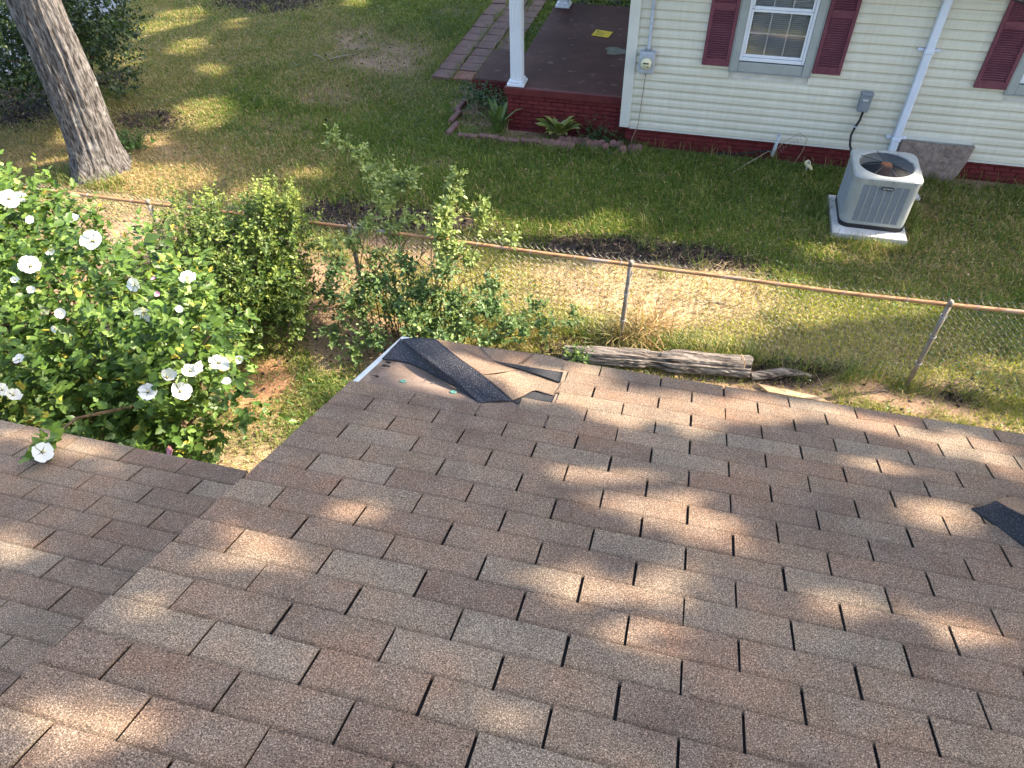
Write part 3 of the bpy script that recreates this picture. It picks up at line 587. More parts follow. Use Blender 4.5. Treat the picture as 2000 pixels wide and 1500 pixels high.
# ---------------------------------------------------------------- neighbour house
YW = 8.32
nh = thing('neighbour_house', (3.3, 12.3, 0), 'cream vinyl sided house with maroon shutters and dark red brick foundation', 'house')
XA, XB, ZT = -1.24, 8.2, 2.78
W1 = (.15, 1.225, 1.262, 2.62); W2 = (3.70, 4.78, 1.252, 2.62)       # openings x0 x1 z0 z1
mb = MB()
cuts = [XA+.05, W1[0], W1[1], W2[0], W2[1], XB]
for i in range(5):
    if i in (1, 3):
        w = W1 if i == 1 else W2
        mb.bb((cuts[i], YW+.02, .3), (cuts[i+1], YW+.14, w[2])); mb.bb((cuts[i], YW+.02, w[3]), (cuts[i+1], YW+.14, ZT))
    else: mb.bb((cuts[i], YW+.02, .3), (cuts[i+1], YW+.14, ZT))
mb.bb((XA+.05, YW+.141, .3), (XA+.17, 16.6, ZT)); mb.bb((XB-.12, YW+.141, .3), (XB, 16.6, ZT)); mb.bb((XA+.05, 16.6, .3), (XB, 16.72, ZT)); mb.bb((XA+.18, YW+.6, .2), (XB-.13, 16.5, .3))
mb.build('sheathing', 'wallpaint', nh)
# siding courses, each a length of dutch lap vinyl
PROF = [(0, 0), (.0, -.024), (.003, -.027), (.060, -.023), (.072, -.017), (.084, -.0085), (.100, -.006), (.121, -.005), (.121, 0)]
EX = .1205
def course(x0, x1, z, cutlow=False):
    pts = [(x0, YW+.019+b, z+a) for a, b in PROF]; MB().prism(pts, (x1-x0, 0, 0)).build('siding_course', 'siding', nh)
z = .303; k = 0
while z < ZT:
    segs = [(XA+.06, XB)]
    for w in (W1, W2):
        if z+EX > w[2]-.0 and z < w[3]:
            segs = [s for (a, b) in segs for s in ((a, min(b, w[0])), (max(a, w[1]), b)) if s[1]-s[0] > .02]
    if z < .5: segs = [s for (a, b) in segs for s in ((a, min(b, 2.66)), (max(a, 3.62), b)) if s[1]-s[0] > .02]
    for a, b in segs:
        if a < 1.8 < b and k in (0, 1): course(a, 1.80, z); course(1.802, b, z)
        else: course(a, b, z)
    z += EX; k += 1
# pieces around the crawl space board
mb = MB(); mb.bb((2.66, YW-.012, .515), (3.60, YW+.012, .585), .003); mb.build('patch_strip', 'trim', nh)
mb = MB(); mb.bb((XA-.075, YW-.028, .292), (XA+.075, YW+.02, ZT), .006); mb.bb((XA-.075, YW+.021, .292), (XA+.045, YW+.10, ZT), .004); mb.build('corner_trim', 'trim', nh)
mb = MB(); mb.bb((XA+.08, YW-.012, .276), (2.655, YW+.02, .302)); mb.bb((3.62, YW-.012, .276), (XB, YW+.02, .302)); mb.build('starter_trim', 'trim', nh)
# foundation bricks
mb = MB(); mb.bb((XA+.03, YW+.030, -.1), (XB, YW+.14, .292)); found = mb.build('foundation', 'mortar', nh)
BR = {}
def brick_me(w, h=.057, d=.05):
    k = (round(w, 3), random.randrange(3))
    if k not in BR:
        b = MB(); b.box((0, 0, 0), (w, d, h), None, .004); me = bpy.data.meshes.new('brick'); r = random.Random(len(BR)); me.from_pydata([tuple(c+r.uniform(-.0012, .0012) for c in v) for v in b.v], [], b.f); me.materials.append(M['brickred']); BR[k] = me
    return BR[k]
def brick_wall(parent, x0, x1, yf, z0, rows, ch=.067, L=.205):
    o = ORG[parent]
    for r in range(rows):
        x = x0-(L/2 if r % 2 else 0)
        while x < x1-.02:
            a, b = max(x, x0), min(x+L-.010, x1)
            if b-a > .03:
                ob = bpy.data.objects.new('brick', brick_me(b-a)); ob.location = tuple(np.array([(a+b)/2, yf+.025+random.uniform(-.002, .002), z0+ch*(r+.5)])-o); ob.rotation_euler = (random.uniform(-.01, .01), 0, random.uniform(-.008, .008)); link(ob, parent)
            x += L
brick_wall(found, XA+.03, 5.2, YW-.004+.012, -.04, 5)
# windows
def window(w, name_parent):
    x0, x1, z0, z1 = w; yo = YW
    wroot = MB()
    for a, b in (((x0, yo-.03, z0), (x0+.105, yo+.015, z1)), ((x1-.105, yo-.03, z0), (x1, yo+.015, z1)), ((x0+.106, yo-.03, z1-.10), (x1-.106, yo+.015, z1))): wroot.bb(a, b, .006)
    wroot.bb((x0+.106, yo-.02, z0), (x1-.106, yo+.015, z0+.13), .006); wroot.bb((x0-.012, yo-.032, z0-.014), (x1+.012, yo+.0, z0-.001)); wroot.bb((x0-.014, yo-.032, z0-.001), (x0-.001, yo+.0, z1)); wroot.bb((x1+.001, yo-.032, z0-.001), (x1+.014, yo+.0, z1))
    cs = wroot.build('window', 'casing', nh)
    xi0, xi1, zi0, zi1 = x0+.118, x1-.118, z0+.205-.07+.07, z1-.105; zm = 2.05
    zi0 = z0+.145
    fr = MB()
    def rect(a, b, c, d, t, y0, y1):
        fr.bb((a, y0, c), (a+t, y1, d), .004); fr.bb((b-t, y0, c), (b, y1, d), .004); fr.bb((a+t+.001, y0+.001, c), (b-t-.001, y1, c+t*1.25), .004); fr.bb((a+t+.001, y0+.001, d-t), (b-t-.001, y1, d), .004)
    rect(xi0-.012, xi1+.012, zi0, zi1, .036, yo-.012, yo+.05); rect(xi0+.026, xi1-.026, zi0+.05, zm+.02, .03, yo+.004, yo+.04); rect(xi0+.026, xi1-.026, zm+.021, zi1-.03, .03, yo+.020, yo+.055)
    fr.build('sash_frame', 'pvc', cs)
    g = MB()
    for c, d, yy in ((zi0+.09, zm, yo+.018), (zm+.05, zi1-.05, yo+.034)):
        for i in (1, 2): g.bb((xi0+.056+(xi1-xi0-.112)*i/3-.008, yy, c), (xi0+.056+(xi1-xi0-.112)*i/3+.008, yy+.006, d))
        zz = (c+d)/2; g.bb((xi0+.056, yy+.0005, zz-.008), (xi1-.056, yy+.0055, zz+.008))
    g.build('muntin', 'pvc', cs)
    for c, d, yy in ((zi0+.085, zm-.008, yo+.012), (zm+.048, zi1-.058, yo+.030)):
        MB().bb((xi0+.055, yy, c), (xi1-.055, yy+.003, d)).build('pane', 'glass', cs)
    zz = zi0+.05
    while zz < zi1-.02:
        b = MB(); b.box(((xi0+xi1)/2, yo+.095, zz), (xi1-xi0-.05, .026, .0022), (R_(30), 0, 0)); b.build('blind_slat', 'blind', cs); zz += .0255
    MB().bb((x0-.2, yo+.2, z0-.2), (x1+.2, yo+.22, z1+.2)).build('room_dark', 'dark', cs)
for w in (W1, W2): window(w, nh)
def shutter(x0, x1, z0, z1):
    y0, y1 = YW-.045, YW-.012; f = MB(); t = .048
    f.bb((x0, y0, z0), (x0+t, y1, z1), .004); f.bb((x1-t, y0, z0), (x1, y1, z1), .004)
    f.bb((x0+t, y0+.003, z0), (x1-t, y1, z0+.10), .003); f.bb((x0+t, y0+.003, 2.05), (x1-t, y1, 2.14), .003); f.bb((x0+t, y0+.003, z1-.08), (x1-t, y1, z1), .003); f.bb((x0+t, y1-.006, z0+.1), (x1-t, y1, z1-.08))
    sh = f.build('shutter', 'shutter', nh)
    for a, b in ((z0+.105, 2.05), (2.145, z1-.085)):
        n = int((b-a)/.0285)
        for i in range(n):
            s = MB(); s.box(((x0+x1)/2, (y0+y1)/2+.002, a+(i+.5)*(b-a)/n), (x1-x0-2*t, .026, .010), (R_(-38), 0, 0)); s.build('louvre', 'shutter', sh)
shutter(-.242, .128, 1.322, 2.66); shutter(1.245, 1.610, 1.322, 2.66); shutter(3.288, 3.680, 1.308, 2.66)
# roof, above the frame
mb = MB(); zr, yr = 4.75, 12.5
mb.prism([(-3.55, 7.95, 2.74), (-3.55, yr, zr), (-3.55, yr, zr-.14), (-3.55, 7.99, 2.60)], (XB+3.95, 0, 0)); mb.prism([(-3.55, 17.05, 2.74), (-3.55, 17.0, 2.60), (-3.55, yr+.001, zr-.14), (-3.55, yr+.001, zr)], (XB+3.95, 0, 0)); mb.build('roof', 'loose', nh)
mb = MB(); mb.bb((-3.5, 7.98, 2.56), (XB+.35, 8.01, 2.70)); mb.bb((-3.5, 8.012, 2.63), (XB+.35, YW-.03, 2.65)); mb.build('soffit', 'trim', nh)

# ---------------------------------------------------------------- porch
porch = thing('porch', (-2.2, 10.4, 0), 'dark red painted brick porch with white fluted columns beside cream house', 'porch')
PX0, PX1, PY0, PY1, PZ = -3.13, -1.24, 8.43, 12.45, .70
mb = MB(); mb.bb((PX0-.03, PY0-.035, PZ-.115), (PX1, PY0+.045, PZ), .008); mb.build('porch_lip', 'porchlip', porch)
mb = MB(); mb.bb((PX0-.03, PY0+.046, PZ-.114), (PX1, PY1, PZ-.003), .004); mb.build('porch_floor', 'porch', porch)
mb = MB(); mb.bb((PX0+.02, PY0+.02, -.1), (PX1, PY1-.05, PZ-.116)); pf = mb.build('porch_base', 'mortar', porch)
brick_wall(pf, PX0+.01, PX1+.03, PY0-.006, -.02, 9)
mb = MB(); mb.bb((-4.02, 9.55, -.05), (PX0-.032, 10.9, .30), .01); mb.build('step', 'porch', porch); mb = MB(); mb.bb((-4.03, 9.53, -.05), (PX0-.033, 9.549, .285), .004); mb.build('step_riser', 'brickred', porch)
def column(x, y):
    b = MB(); b.bb((x-.135, y-.135, PZ-.002), (x+.135, y+.135, PZ+.045), .006); b.bb((x-.115, y-.115, PZ+.046), (x+.115, y+.115, PZ+.085), .012); c = b.build('column_base', 'pvc', porch)
    s = MB(); n = 20; prof = []
    hw = .092
    pts = []
    for sx, sy, ux, uy in ((-1, -1, 1, 0), (1, -1, 0, 1), (1, 1, -1, 0), (-1, 1, 0, -1)):
        nfl = 5; L = 2*hw-.03
        for i in range(nfl):
            t0 = .015+L*(i+.12)/nfl; t1 = .015+L*(i+.30)/nfl; t2 = .015+L*(i+.70)/nfl; t3 = .015+L*(i+.88)/nfl
            for tt, dp in ((t0, 0), (t1, .009), (t2, .009), (t3, 0)): pts.append((sx*hw+ux*tt-uy*dp, sy*hw+uy*tt+ux*dp))
    s.prism([(x+a, y+b_, PZ+.086) for a, b_ in pts], (0, 0, 1.80)); s.build('column_shaft', 'pvc', porch)
    MB().bb((x-.13, y-.13, PZ+1.887), (x+.13, y+.13, PZ+1.95), .01).build('column_cap', 'pvc', porch)
column(-2.99, 8.57); column(-2.99, 12.25)
c = pxY(1206, 100, 10); pc = px(1208, 100, PZ)
mb = MB(); mb.prism([pc+np.array([.24*math.cos(a)*(1+.25*math.sin(3*a+1)), .15*math.sin(a)*(1+.3*math.cos(3*a)), -.0025]) for a in np.linspace(0, 2*math.pi, 25)[:-1]], (0, 0, .004)); mb.build('bare_patch', 'patch', porch)
nt = thing('yellow_notice', px(1177, 66, PZ), 'yellow paper notice lying on the porch floor', 'notice'); o = ORG[nt]
cs = [px(*q, PZ)+np.array([0, 0, .002]) for q in ((1155, 69), (1188, 74), (1197, 63), (1165, 58))]
MB().prism(cs, (0, 0, .003)).build('paper', 'yellow', nt)
e1 = cs[1]-cs[0]; e2 = cs[3]-cs[0]
for i in range(4):
    a = cs[0]+e1*.12+e2*(.2+.17*i)+np.array([0, 0, .0035]); l = e1*(.5 if i < 3 else .3); MB().prism([a, a+l, a+l+e2*.045, a+e2*.045], (0, 0, .0004)).build('printed_line', 'ink', nt)
a = cs[0]+e1*.10+e2*.72+np.array([0, 0, .0035]); MB().prism([a, a+e1*.1, a+e1*.1+e2*.15, a+e2*.15], (0, 0, .0004)).build('printed_mark', 'ink', nt)
# ---------------------------------------------------------------- fixtures on the wall
mt = thing('electric_meter', (-1.0, YW-.02, 1.15), 'grey electric meter box with round glass dial on cream siding', 'meter')
mb = MB(); mb.bb((-1.115, YW-.11, 1.155), (-.895, YW-.008, 1.455), .012); mb.build('meter_box', 'galv', mt)
mb = MB(); mb.lathe((-1.005, YW-.112, 1.315), [(.093, .001), (.093, -.02), (.084, -.024), (.083, -.018)][::1], 28, (0, 1, 0)); mb.build('dial_ring', 'galv', mt, True)
mb = MB(); mb.lathe((-1.005, YW-.131, 1.315), [(.081, 0), (.078, -.035), (.055, -.055), (.02, -.06)], 24, (0, 1, 0)); dd = mb.build('dial', 'dial', mt, True)
mb = MB(); mb.bb((-1.045, YW-.1925, 1.32), (-.965, YW-.190, 1.34)); mb.bb((-1.035, YW-.1925, 1.285), (-1.0, YW-.188, 1.291)); mb.bb((-.985, YW-.1925, 1.275), (-.96, YW-.186, 1.29)); mb.build('dial_marking', 'ink', dd)
mb = MB(); mb.tube([(-1.0, YW-.05, 1.455), (-1.0, YW-.05, 1.50), (-1.0, YW-.04, 1.53), (-1.0, YW-.038, 2.56)], [.034, .034, .02, .02], 12); mb.build('conduit', 'galv', mt, True)
mb = MB(); mb.lathe((-1.0, YW-.05, 1.455), [(.045, 0), (.045, .035), (.03, .045)], 8); mb.build('hub', 'greybox', mt)
mb = MB(); mb.lathe((-1.0, YW-.06, 1.125), [(.014, 0), (.014, .03)], 8); mb.build('bushing', 'greybox', mt)
mb = MB(); mb.tube([(-1.0, YW-.06, 1.12), (-1.01, YW-.03, .9), (-1.02, YW-.026, .6), (-1.03, YW-.03, .36), (-1.06, YW-.03, .25), (-1.10, YW-.03, .12), (-1.11, YW-.06, 0)], .006, 6); mb.build('ground_wire', 'rope', mt)
dc = thing('disconnect_box', (2.03, YW-.02, .88), 'small grey electrical disconnect box with black cable to air conditioner', 'electrical box')
mb = MB(); mb.bb((1.955, YW-.095, .875), (2.105, YW-.008, 1.10), .008); mb.bb((1.95, YW-.105, 1.10), (2.11, YW-.006, 1.135), .008); mb.build('box_body', 'greybox', dc)
mb = MB(); mb.bb((1.985, YW-.101, .905), (2.075, YW-.094, 1.06), .003); mb.build('box_door', 'greybox', dc); mb = MB(); mb.bb((1.99, YW-.1035, 1.035), (2.06, YW-.1008, 1.055)); mb.build('sticker', 'trim', dc)
pts = [np.array(p) for p in ((2.05, YW-.05, .878), (2.045, YW-.05, .75), (2.01, YW-.05, .62), (1.99, YW-.07, .52), (2.0, YW-.16, .42), (2.04, YW-.35, .36), (2.09, YW-.62, .35), (2.12, YW-.95, .36))]
mb = MB(); mb.tube(pts, .016, 10); mb.build('cable', 'black', dc, True); mb = MB(); mb.bb((1.985, YW-.07, .64), (2.045, YW-.012, .655)); mb.build('cable_clip', 'galv', dc)
ls = thing('line_set_cover', (2.6, YW-.03, 0), 'long pale grey refrigerant line cover running up the cream wall', 'line cover')
mb = MB(); mb.bb((2.545, YW-.085, .12), (2.645, YW-.004, 2.56), .012); mb.build('cover', 'linehide', ls)
for zc in (.52, 1.72):
    mb = MB(); mb.bb((2.535, YW-.093, zc-.03), (2.655, YW-.02, zc+.03), .01); mb.build('joint', 'linehide', ls)
    mb = MB(); mb.bb((2.46, YW-.03, zc-.012), (2.534, YW-.004, zc+.030), .01); mb.build('strap', 'linehide', ls); mb = MB(); mb.bb((2.656, YW-.03, zc-.012), (2.73, YW-.004, zc+.030), .01); mb.build('strap', 'linehide', ls)
# weathered board over the crawl space
bt = [(2.66, YW-.055, .515), (3.63, YW-.055, .505)]; bl = [(3.52, YW-.15, -.01), (2.72, YW-.15, -.01)]
cb = MB(); cb.prism([(2.67, YW-.05, .52), (3.2, YW-.05, .50), (3.63, YW-.05, .515), (3.60, YW-.08, .30), (3.50, YW-.15, -.02), (2.72, YW-.15, -.02)], (0, .02, 0))
tag(cb.build('crawl_board', 'osb', None, False, (3.15, YW-.1, 0)), 'weathered brown board leaning over the crawl space opening', 'board')
sp = MB(); sp.box((2.78, 7.60, .06), (.34, .30, .05), (R_(8), R_(-6), .25), .01); tag(sp.build('broken_slab', 'concrete', None, False, (2.78, 7.6, 0)), 'broken pale concrete slab behind the air conditioner', 'slab')
# pipe, rope, black cable, spigot
b0 = np.array((1.0, YW-.12, .13)); pp = thing('wall_pipe', b0, 'short grey pipe sticking up at the brick foundation', 'pipe')
mb = MB(); mb.tube([(1.0, YW-.02, .10), (1.0, YW-.10, .12), (1.0, YW-.13, .16), (1.02, YW-.14, .46)], .024, 10, True); mb.build('pipe_body', 'galv', pp, True); mb = MB(); mb.lathe((1.02, YW-.14, .455), [(.028, 0), (.028, .02), (.02, .021)], 10); mb.build('pipe_collar', 'galv', pp)
vn_ = MB(); vn_.tube([px(1418, 345, .005), px(1455, 322, .06), px(1500, 296, .15), (1.0, YW-.16, .2)], .007, 6); vn_.tube([(1.0, YW-.16, .2), (1.12, YW-.12, .36), (1.30, YW-.1, .50), (1.42, YW-.1, .42), (1.40, YW-.12, .25), (1.33, YW-.14, .05)], .005, 6)
for k in range(9):
    q = np.array((1.0, YW-.16, .2))*(1-k/9)+np.array((1.36, YW-.1, .48))*(k/9); vn_.tube([q, q+np.array([rng.normal()*.02, -.02, -.05])], .003, 4)
tag(vn_.build('dry_vine', 'rope', None, False, (1.0, YW-.16, 0)), 'dry brown vine looping over the pipe at foundation', 'vine')
bc = MB(); bc.tube([(.20, YW-.03, .03), (.5, YW-.03, .045), (.75, YW-.03, .11), (1.0, YW-.03, .16)], .011, 6); tag(bc.build('ground_cable', 'black', None, False, (.6, YW-.03, 0)), 'black cable running low along the red brick foundation', 'cable')
sgb = px(1572, 336); sg = thing('yard_spigot', sgb, 'cream capped spigot on a short grey stake near the foundation', 'spigot')
mb = MB(); mb.tube([sgb+np.array((0, 0, -.02)), sgb+np.array((.01, 0, .10))], .013, 8); mb.build('stake', 'galv', sg)
mb = MB(); mb.tube([sgb+np.array((-.005, 0, .095)), sgb+np.array((0, 0, .12)), sgb+np.array((0, 0, .16)), sgb+np.array((.0, 0, .185))], [.02, .042, .045, .02], 10); mb.tube([sgb+np.array((0, -.01, .13)), sgb+np.array((.055, -.05, .10)), sgb+np.array((.07, -.06, .07))], [.03, .024, .018], 8); mb.build('spigot_head', 'cream', sg, True)
mb = MB(); mb.lathe(sgb+np.array((.01, -.03, .165)), [(.022, 0), (.022, .012), (.01, .016)], 8, (0, -.5, .86)); mb.build('valve', 'greybox', sg)
# overhead service wire in the corner of the view
a = pxY(1940, -12, 6.6); b = pxY(2010, 8, 6.6); d = (b-a)
mb = MB(); mb.tube([(3.0, YW-.02, 2.62), a+np.array([-.25, .5, .06]), a, b, b+d*3+np.array([0, 0, .25]), (9, 2.5, 5.2)], .012, 6); tag(mb.build('service_wire', 'black', None, False, tuple(a)), 'black overhead wire strung from the house eave', 'wire')
# ---------------------------------------------------------------- air conditioner
ac = thing('air_conditioner', (2.24, 6.93, .08), 'grey louvred outdoor air conditioner with round top fan by cream wall', 'air conditioner')
AX0, AX1, AY0, AY1, AZ0, AZ1, CH = 1.85, 2.64, 6.53, 7.30, .085, .80, .11
def octo(i, z, ch=CH):
    x0, x1, y0, y1 = AX0+i, AX1-i, AY0+i, AY1-i; out = []
    for cx, cy, a0 in ((x0+ch, y0+ch, 180), (x1-ch, y0+ch, 270), (x1-ch, y1-ch, 0), (x0+ch, y1-ch, 90)):
        for a in (0, 22.5, 45, 67.5, 90): out.append((cx+ch*math.cos(R_(a0+a)), cy+ch*math.sin(R_(a0+a)), z))
    return out
def ring_stack(rings, close=False):
    m_ = MB(); n = len(rings[0]); V = [p for r in rings for p in r]; Fc = [(i*n+j, i*n+(j+1) % n, (i+1)*n+(j+1) % n, (i+1)*n+j) for i in range(len(rings)-1) for j in range(n)]
    return m_.add(V, Fc)
pad = MB(); pad.box((2.22, 6.84, .035), (.91, .96, .09), (0, 0, .0), .008); tag(pad.build('concrete_pad', 'concrete', None, False, (2.22, 6.84, 0)), 'pale square concrete pad under the air conditioner', 'pad')
ring_stack([octo(-.008, .075), octo(-.008, .135), octo(.03, .136)]).build('base_pan', 'acbase', ac)
ring_stack([octo(.025, .10), octo(.025, AZ1-.05)]).build('coil', 'acdark', ac)
mb = MB()                                               # corner posts
for cx, cy, a0 in ((AX0+CH, AY0+CH, 180), (AX1-CH, AY0+CH, 270), (AX1-CH, AY1-CH, 0), (AX0+CH, AY1-CH, 90)):
    o_ = [(cx+CH*math.cos(R_(a0+a)), cy+CH*math.sin(R_(a0+a))) for a in np.linspace(-8, 98, 10)]; i_ = [(cx+(CH-.012)*math.cos(R_(a0+a)), cy+(CH-.012)*math.sin(R_(a0+a))) for a in np.linspace(98, -8, 10)]
    e = MB(); e.prism([(a, b, .136) for a, b in o_+i_], (0, 0, AZ1-.06-.136)); e.build('corner_post', 'acwhite', ac)
def side(p0, ux, uy, nx_, ny_, W, ncol, hole=False):
    fr = MB(); fin = MB(); z0, z1 = .137, AZ1-.062; cw = W/ncol
    for i in range(ncol+1):
        u = i*cw; c = p0+np.array([ux, uy])*u; fr.box((c[0], c[1], (z0+z1)/2), (.012+.0*abs(ux) if ux else .01, .01 if ux else .012, z1-z0))
    for zz in (z0+.022, z1-.022): c = p0+np.array([ux, uy])*W/2; fr.box((c[0]+nx_*.001, c[1]+ny_*.001, zz), (W if ux else .01, .01 if ux else W, .044))
    n = int((z1-z0-.09)/.0145)
    for i in range(ncol):
        for k in range(n):
            c = p0+np.array([ux, uy])*(i+.5)*cw; zz = z0+.05+k*.0145
            lean = .0; fin.box((c[0]-nx_*.003, c[1]-ny_*.003, zz), ((cw-.012) if ux else .012, .012 if ux else (cw-.012), .0075), ((R_(-28) if ux else 0)*(-ny_ if ux else 0), (R_(28)*nx_ if not ux else 0), 0))
    fr.build('panel_frame', 'acwhite', ac); o = fin.build('louvre_panel', 'acfin', ac); o['kind'] = 'stuff'
W = AX1-AX0-2*CH; side(np.array([AX0+CH, AY0+.004]), 1, 0, 0, -1, W, 6); W2_ = AY1-AY0-2*CH
side(np.array([AX0+.004, AY0+CH]), 0, 1, -1, 0, W2_, 6); side(np.array([AX1-.004, AY0+CH]), 0, 1, 1, 0, W2_, 6); side(np.array([AX0+CH, AY1-.004]), 1, 0, 0, 1, W, 6)
cx, cy = (AX0+AX1)/2, (AY0+AY1)/2; RF = .325
def dense(ring, n=4): return [tuple(np.array(ring[i])*(1-k/n)+np.array(ring[(i+1) % len(ring)])*k/n) for i in range(len(ring)) for k in range(n if i % 5 != 4 else n*3)] if True else ring
def circ(r, z, n=20):
    out = []
    for p_ in dense8(octo(0, z)): a = math.atan2(p_[1]-cy, p_[0]-cx); out.append((cx+r*math.cos(a), cy+r*math.sin(a), z))
    return out
def dense8(ring):
    out = []
    for i in range(len(ring)):
        n = 10 if i % 5 == 4 else 1; a, b = np.array(ring[i]), np.array(ring[(i+1) % len(ring)]); out += [tuple(a*(1-k/n)+b*k/n) for k in range(n)]
    return out
ring_stack([dense8(octo(.004, AZ1-.062)), dense8(octo(-.012, AZ1-.058)), dense8(octo(-.012, AZ1-.018)), dense8(octo(.005, AZ1-.002)), circ(.352, AZ1+.004), circ(RF+.012, AZ1+.002), circ(RF, AZ1-.012), circ(RF-.01, AZ1-.13)]).build('top_cover', 'acwhite', ac, False)
mb = MB(); mb.lathe((cx, cy, AZ1-.32), [(RF-.012, 0), (RF-.012, .002)], 28); mb.build('fan_well', 'acfin', ac)
gu = MB()
for r in np.arange(.085, RF, .0165):
    pts = [(cx+r*math.cos(a), cy+r*math.sin(a), AZ1+.012-.02*(r/RF)**2) for a in np.linspace(0, 2*math.pi, 41)]; gu.tube(pts, .0021, 4, False)
for k in range(8):
    a = k*math.pi/4+.25; gu.tube([(cx+.07*math.cos(a), cy+.07*math.sin(a), AZ1+.008), (cx+(RF+.015)*math.cos(a), cy+(RF+.015)*math.sin(a), AZ1+.004)], .004, 5)
gu.build('fan_guard', 'wire', ac)
mb = MB(); mb.lathe((cx, cy, AZ1-.13), [(.075, 0), (.078, .10), (.07, .125), (.045, .14), (.02, .143)], 18); mo = mb.build('fan_motor', 'motor', ac, True)
mb = MB(); mb.lathe((cx, cy, AZ1+.0135), [(.008, 0), (.008, .004)], 8); mb.build('motor_cap', 'black', mo)
for k in range(3):
    a0 = k*2*math.pi/3+.9; b = MB(); V = []
    for r in (.05, .16, .275):
        for s in (-.45, 0, .45): V.append((cx+r*math.cos(a0+s), cy+r*math.sin(a0+s), AZ1-.19+.10*s))
    V2 = V+[(a, b_, c-.004) for a, b_, c in V]; q = lambda i, j: i*3+j; Fc = []
    for i in range(2):
        for j in range(2): f_ = (q(i, j), q(i+1, j), q(i+1, j+1), q(i, j+1)); Fc.append(f_); Fc.append(tuple(x+9 for x in f_[::-1]))
    b.add(V2, Fc); b.build('fan_blade', 'motor' if k == 1 else 'blade', ac, True)
mb = MB(); mb.lathe((2.262, AY0-.008, .665), [(.028, 0), (.028, -.008), (.024, -.010)], 16, (0, 1, 0)); 
bd = MB(); pts = []
for sx, a0 in ((-.055, 90), (.055, -90)): pts += [(2.265+sx+.022*math.cos(R_(a0+a)), AY0-.002, .668+.022*math.sin(R_(a0+a))) for a in np.linspace(0, 180, 9)]
bd.prism(pts, (0, -.010, 0)); bdo = bd.build('badge', 'badge', ac)
def text(s, size, loc, rot, mat, parent, name='lettering'):
    cu = bpy.data.curves.new(name, 'FONT'); cu.body = s; cu.size = size; cu.align_x = 'CENTER'; cu.align_y = 'CENTER'; cu.extrude = .0006
    tmp = bpy.data.objects.new('tmp_text', cu); COL.objects.link(tmp); bpy.context.view_layer.update()
    me = bpy.data.meshes.new_from_object(tmp.evaluated_get(bpy.context.evaluated_depsgraph_get())); bpy.data.objects.remove(tmp); me.materials.clear(); me.materials.append(M[mat])
    o = bpy.data.objects.new(name, me); o.location = tuple(np.array(loc)-ORG[parent]); o.rotation_euler = rot; link(o, parent); return o
text('TRANE', .027, (2.285, AY0-.0128, .668), (R_(90), 0, 0), 'trim', bdo)
lr = MB(); lr.tube([(2.222+.012*math.cos(a), AY0-.0128, .668+.012*math.sin(a)) for a in np.linspace(0, 2*math.pi, 17)], .0022, 4, False); lr.build('emblem', 'trim', bdo)
for q in ((2.05, .76), (2.30, .76), (2.55, .76)):
    mb = MB(); mb.lathe((q[0], AY0-.012, q[1]), [(.006, .001), (.006, -.003)], 8, (0, 1, 0)); mb.build('screw', 'black', ac)

# ---------------------------------------------------------------- chain link fence
YF = 3.70
fence = thing('chain_link_fence', (-2.5, YF, 0), 'sagging chain link fence with rusty orange top rail across the yard', 'fence')
rail_px = [(-220, 338), (0, 362), (145, 378), (290, 397), (480, 419), (683, 444), (860, 467), (1040, 492), (1232, 517), (1420, 541), (1640, 571), (1855, 595), (2000, 610), (2300, 645)]
rail_pts = [pxY(x, y, YF) for x, y in rail_px]
rail = MB(); rail.tube(rail_pts, .0205, 12); rail.build('top_rail', 'rail', fence, True)
rz_x = [p[0] for p in rail_pts]; rz_z = [p[2] for p in rail_pts]
RZt = lambda x: float(np.interp(x, rz_x, rz_z))
for (xt, yt, xb, yb) in ((290, 397, 330, 500), (683, 444, 700, 560), (1232, 517, 1212, 660), (1855, 595, 1768, 752), (-160, 345, -120, 440)):
    a = pxY(xt, yt, YF-.03); X0 = a[0]; bt_ = px(xb, yb); zt = a[2]+.02
    xb_ = X0+(pxY(xb, yb, YF-.03)[0]-X0)*1.0 if yb < 700 else bt_[0]
    foot = np.array([X0+.01, YF-.03, -.05]) if yb < 620 else np.array([bt_[0], YF-.04, -.05])
    top = np.array([X0, YF-.03, zt]); mb = MB(); mb.tube([foot, foot*.5+top*.5, top], .024, 12); po = mb.build('post', 'post', fence, True)
    mb = MB(); mb.tube([top+np.array([0, 0, -.03]), top+np.array([0, 0, .012]), top+np.array([0, 0, .03])], [.0265, .0265, .014], 12); mb.build('post_cap', 'post', po, True)
    for zz in (.35, .7, .95):
        q = foot+(top-foot)*((zz+.05)/(top[2]+.05)); mb = MB(); mb.tube([q+np.array([.030*math.cos(w), .030*math.sin(w), .004*math.sin(w)]) for w in np.linspace(0, 2*math.pi, 13)], .0028, 5); mb.build('tie_wire', 'galv', po)
x = rz_x[0]+.2
while x < rz_x[-1]:
    zt = RZt(x); mb = MB(); mb.tube([(x+.01*math.sin(w), YF+.026*math.cos(w), zt+.026*math.sin(w)) for w in np.linspace(0, 2*math.pi, 11)], .0022, 4); mb.build('tie_wire', 'galv', fence); x += random.uniform(.45, .62)
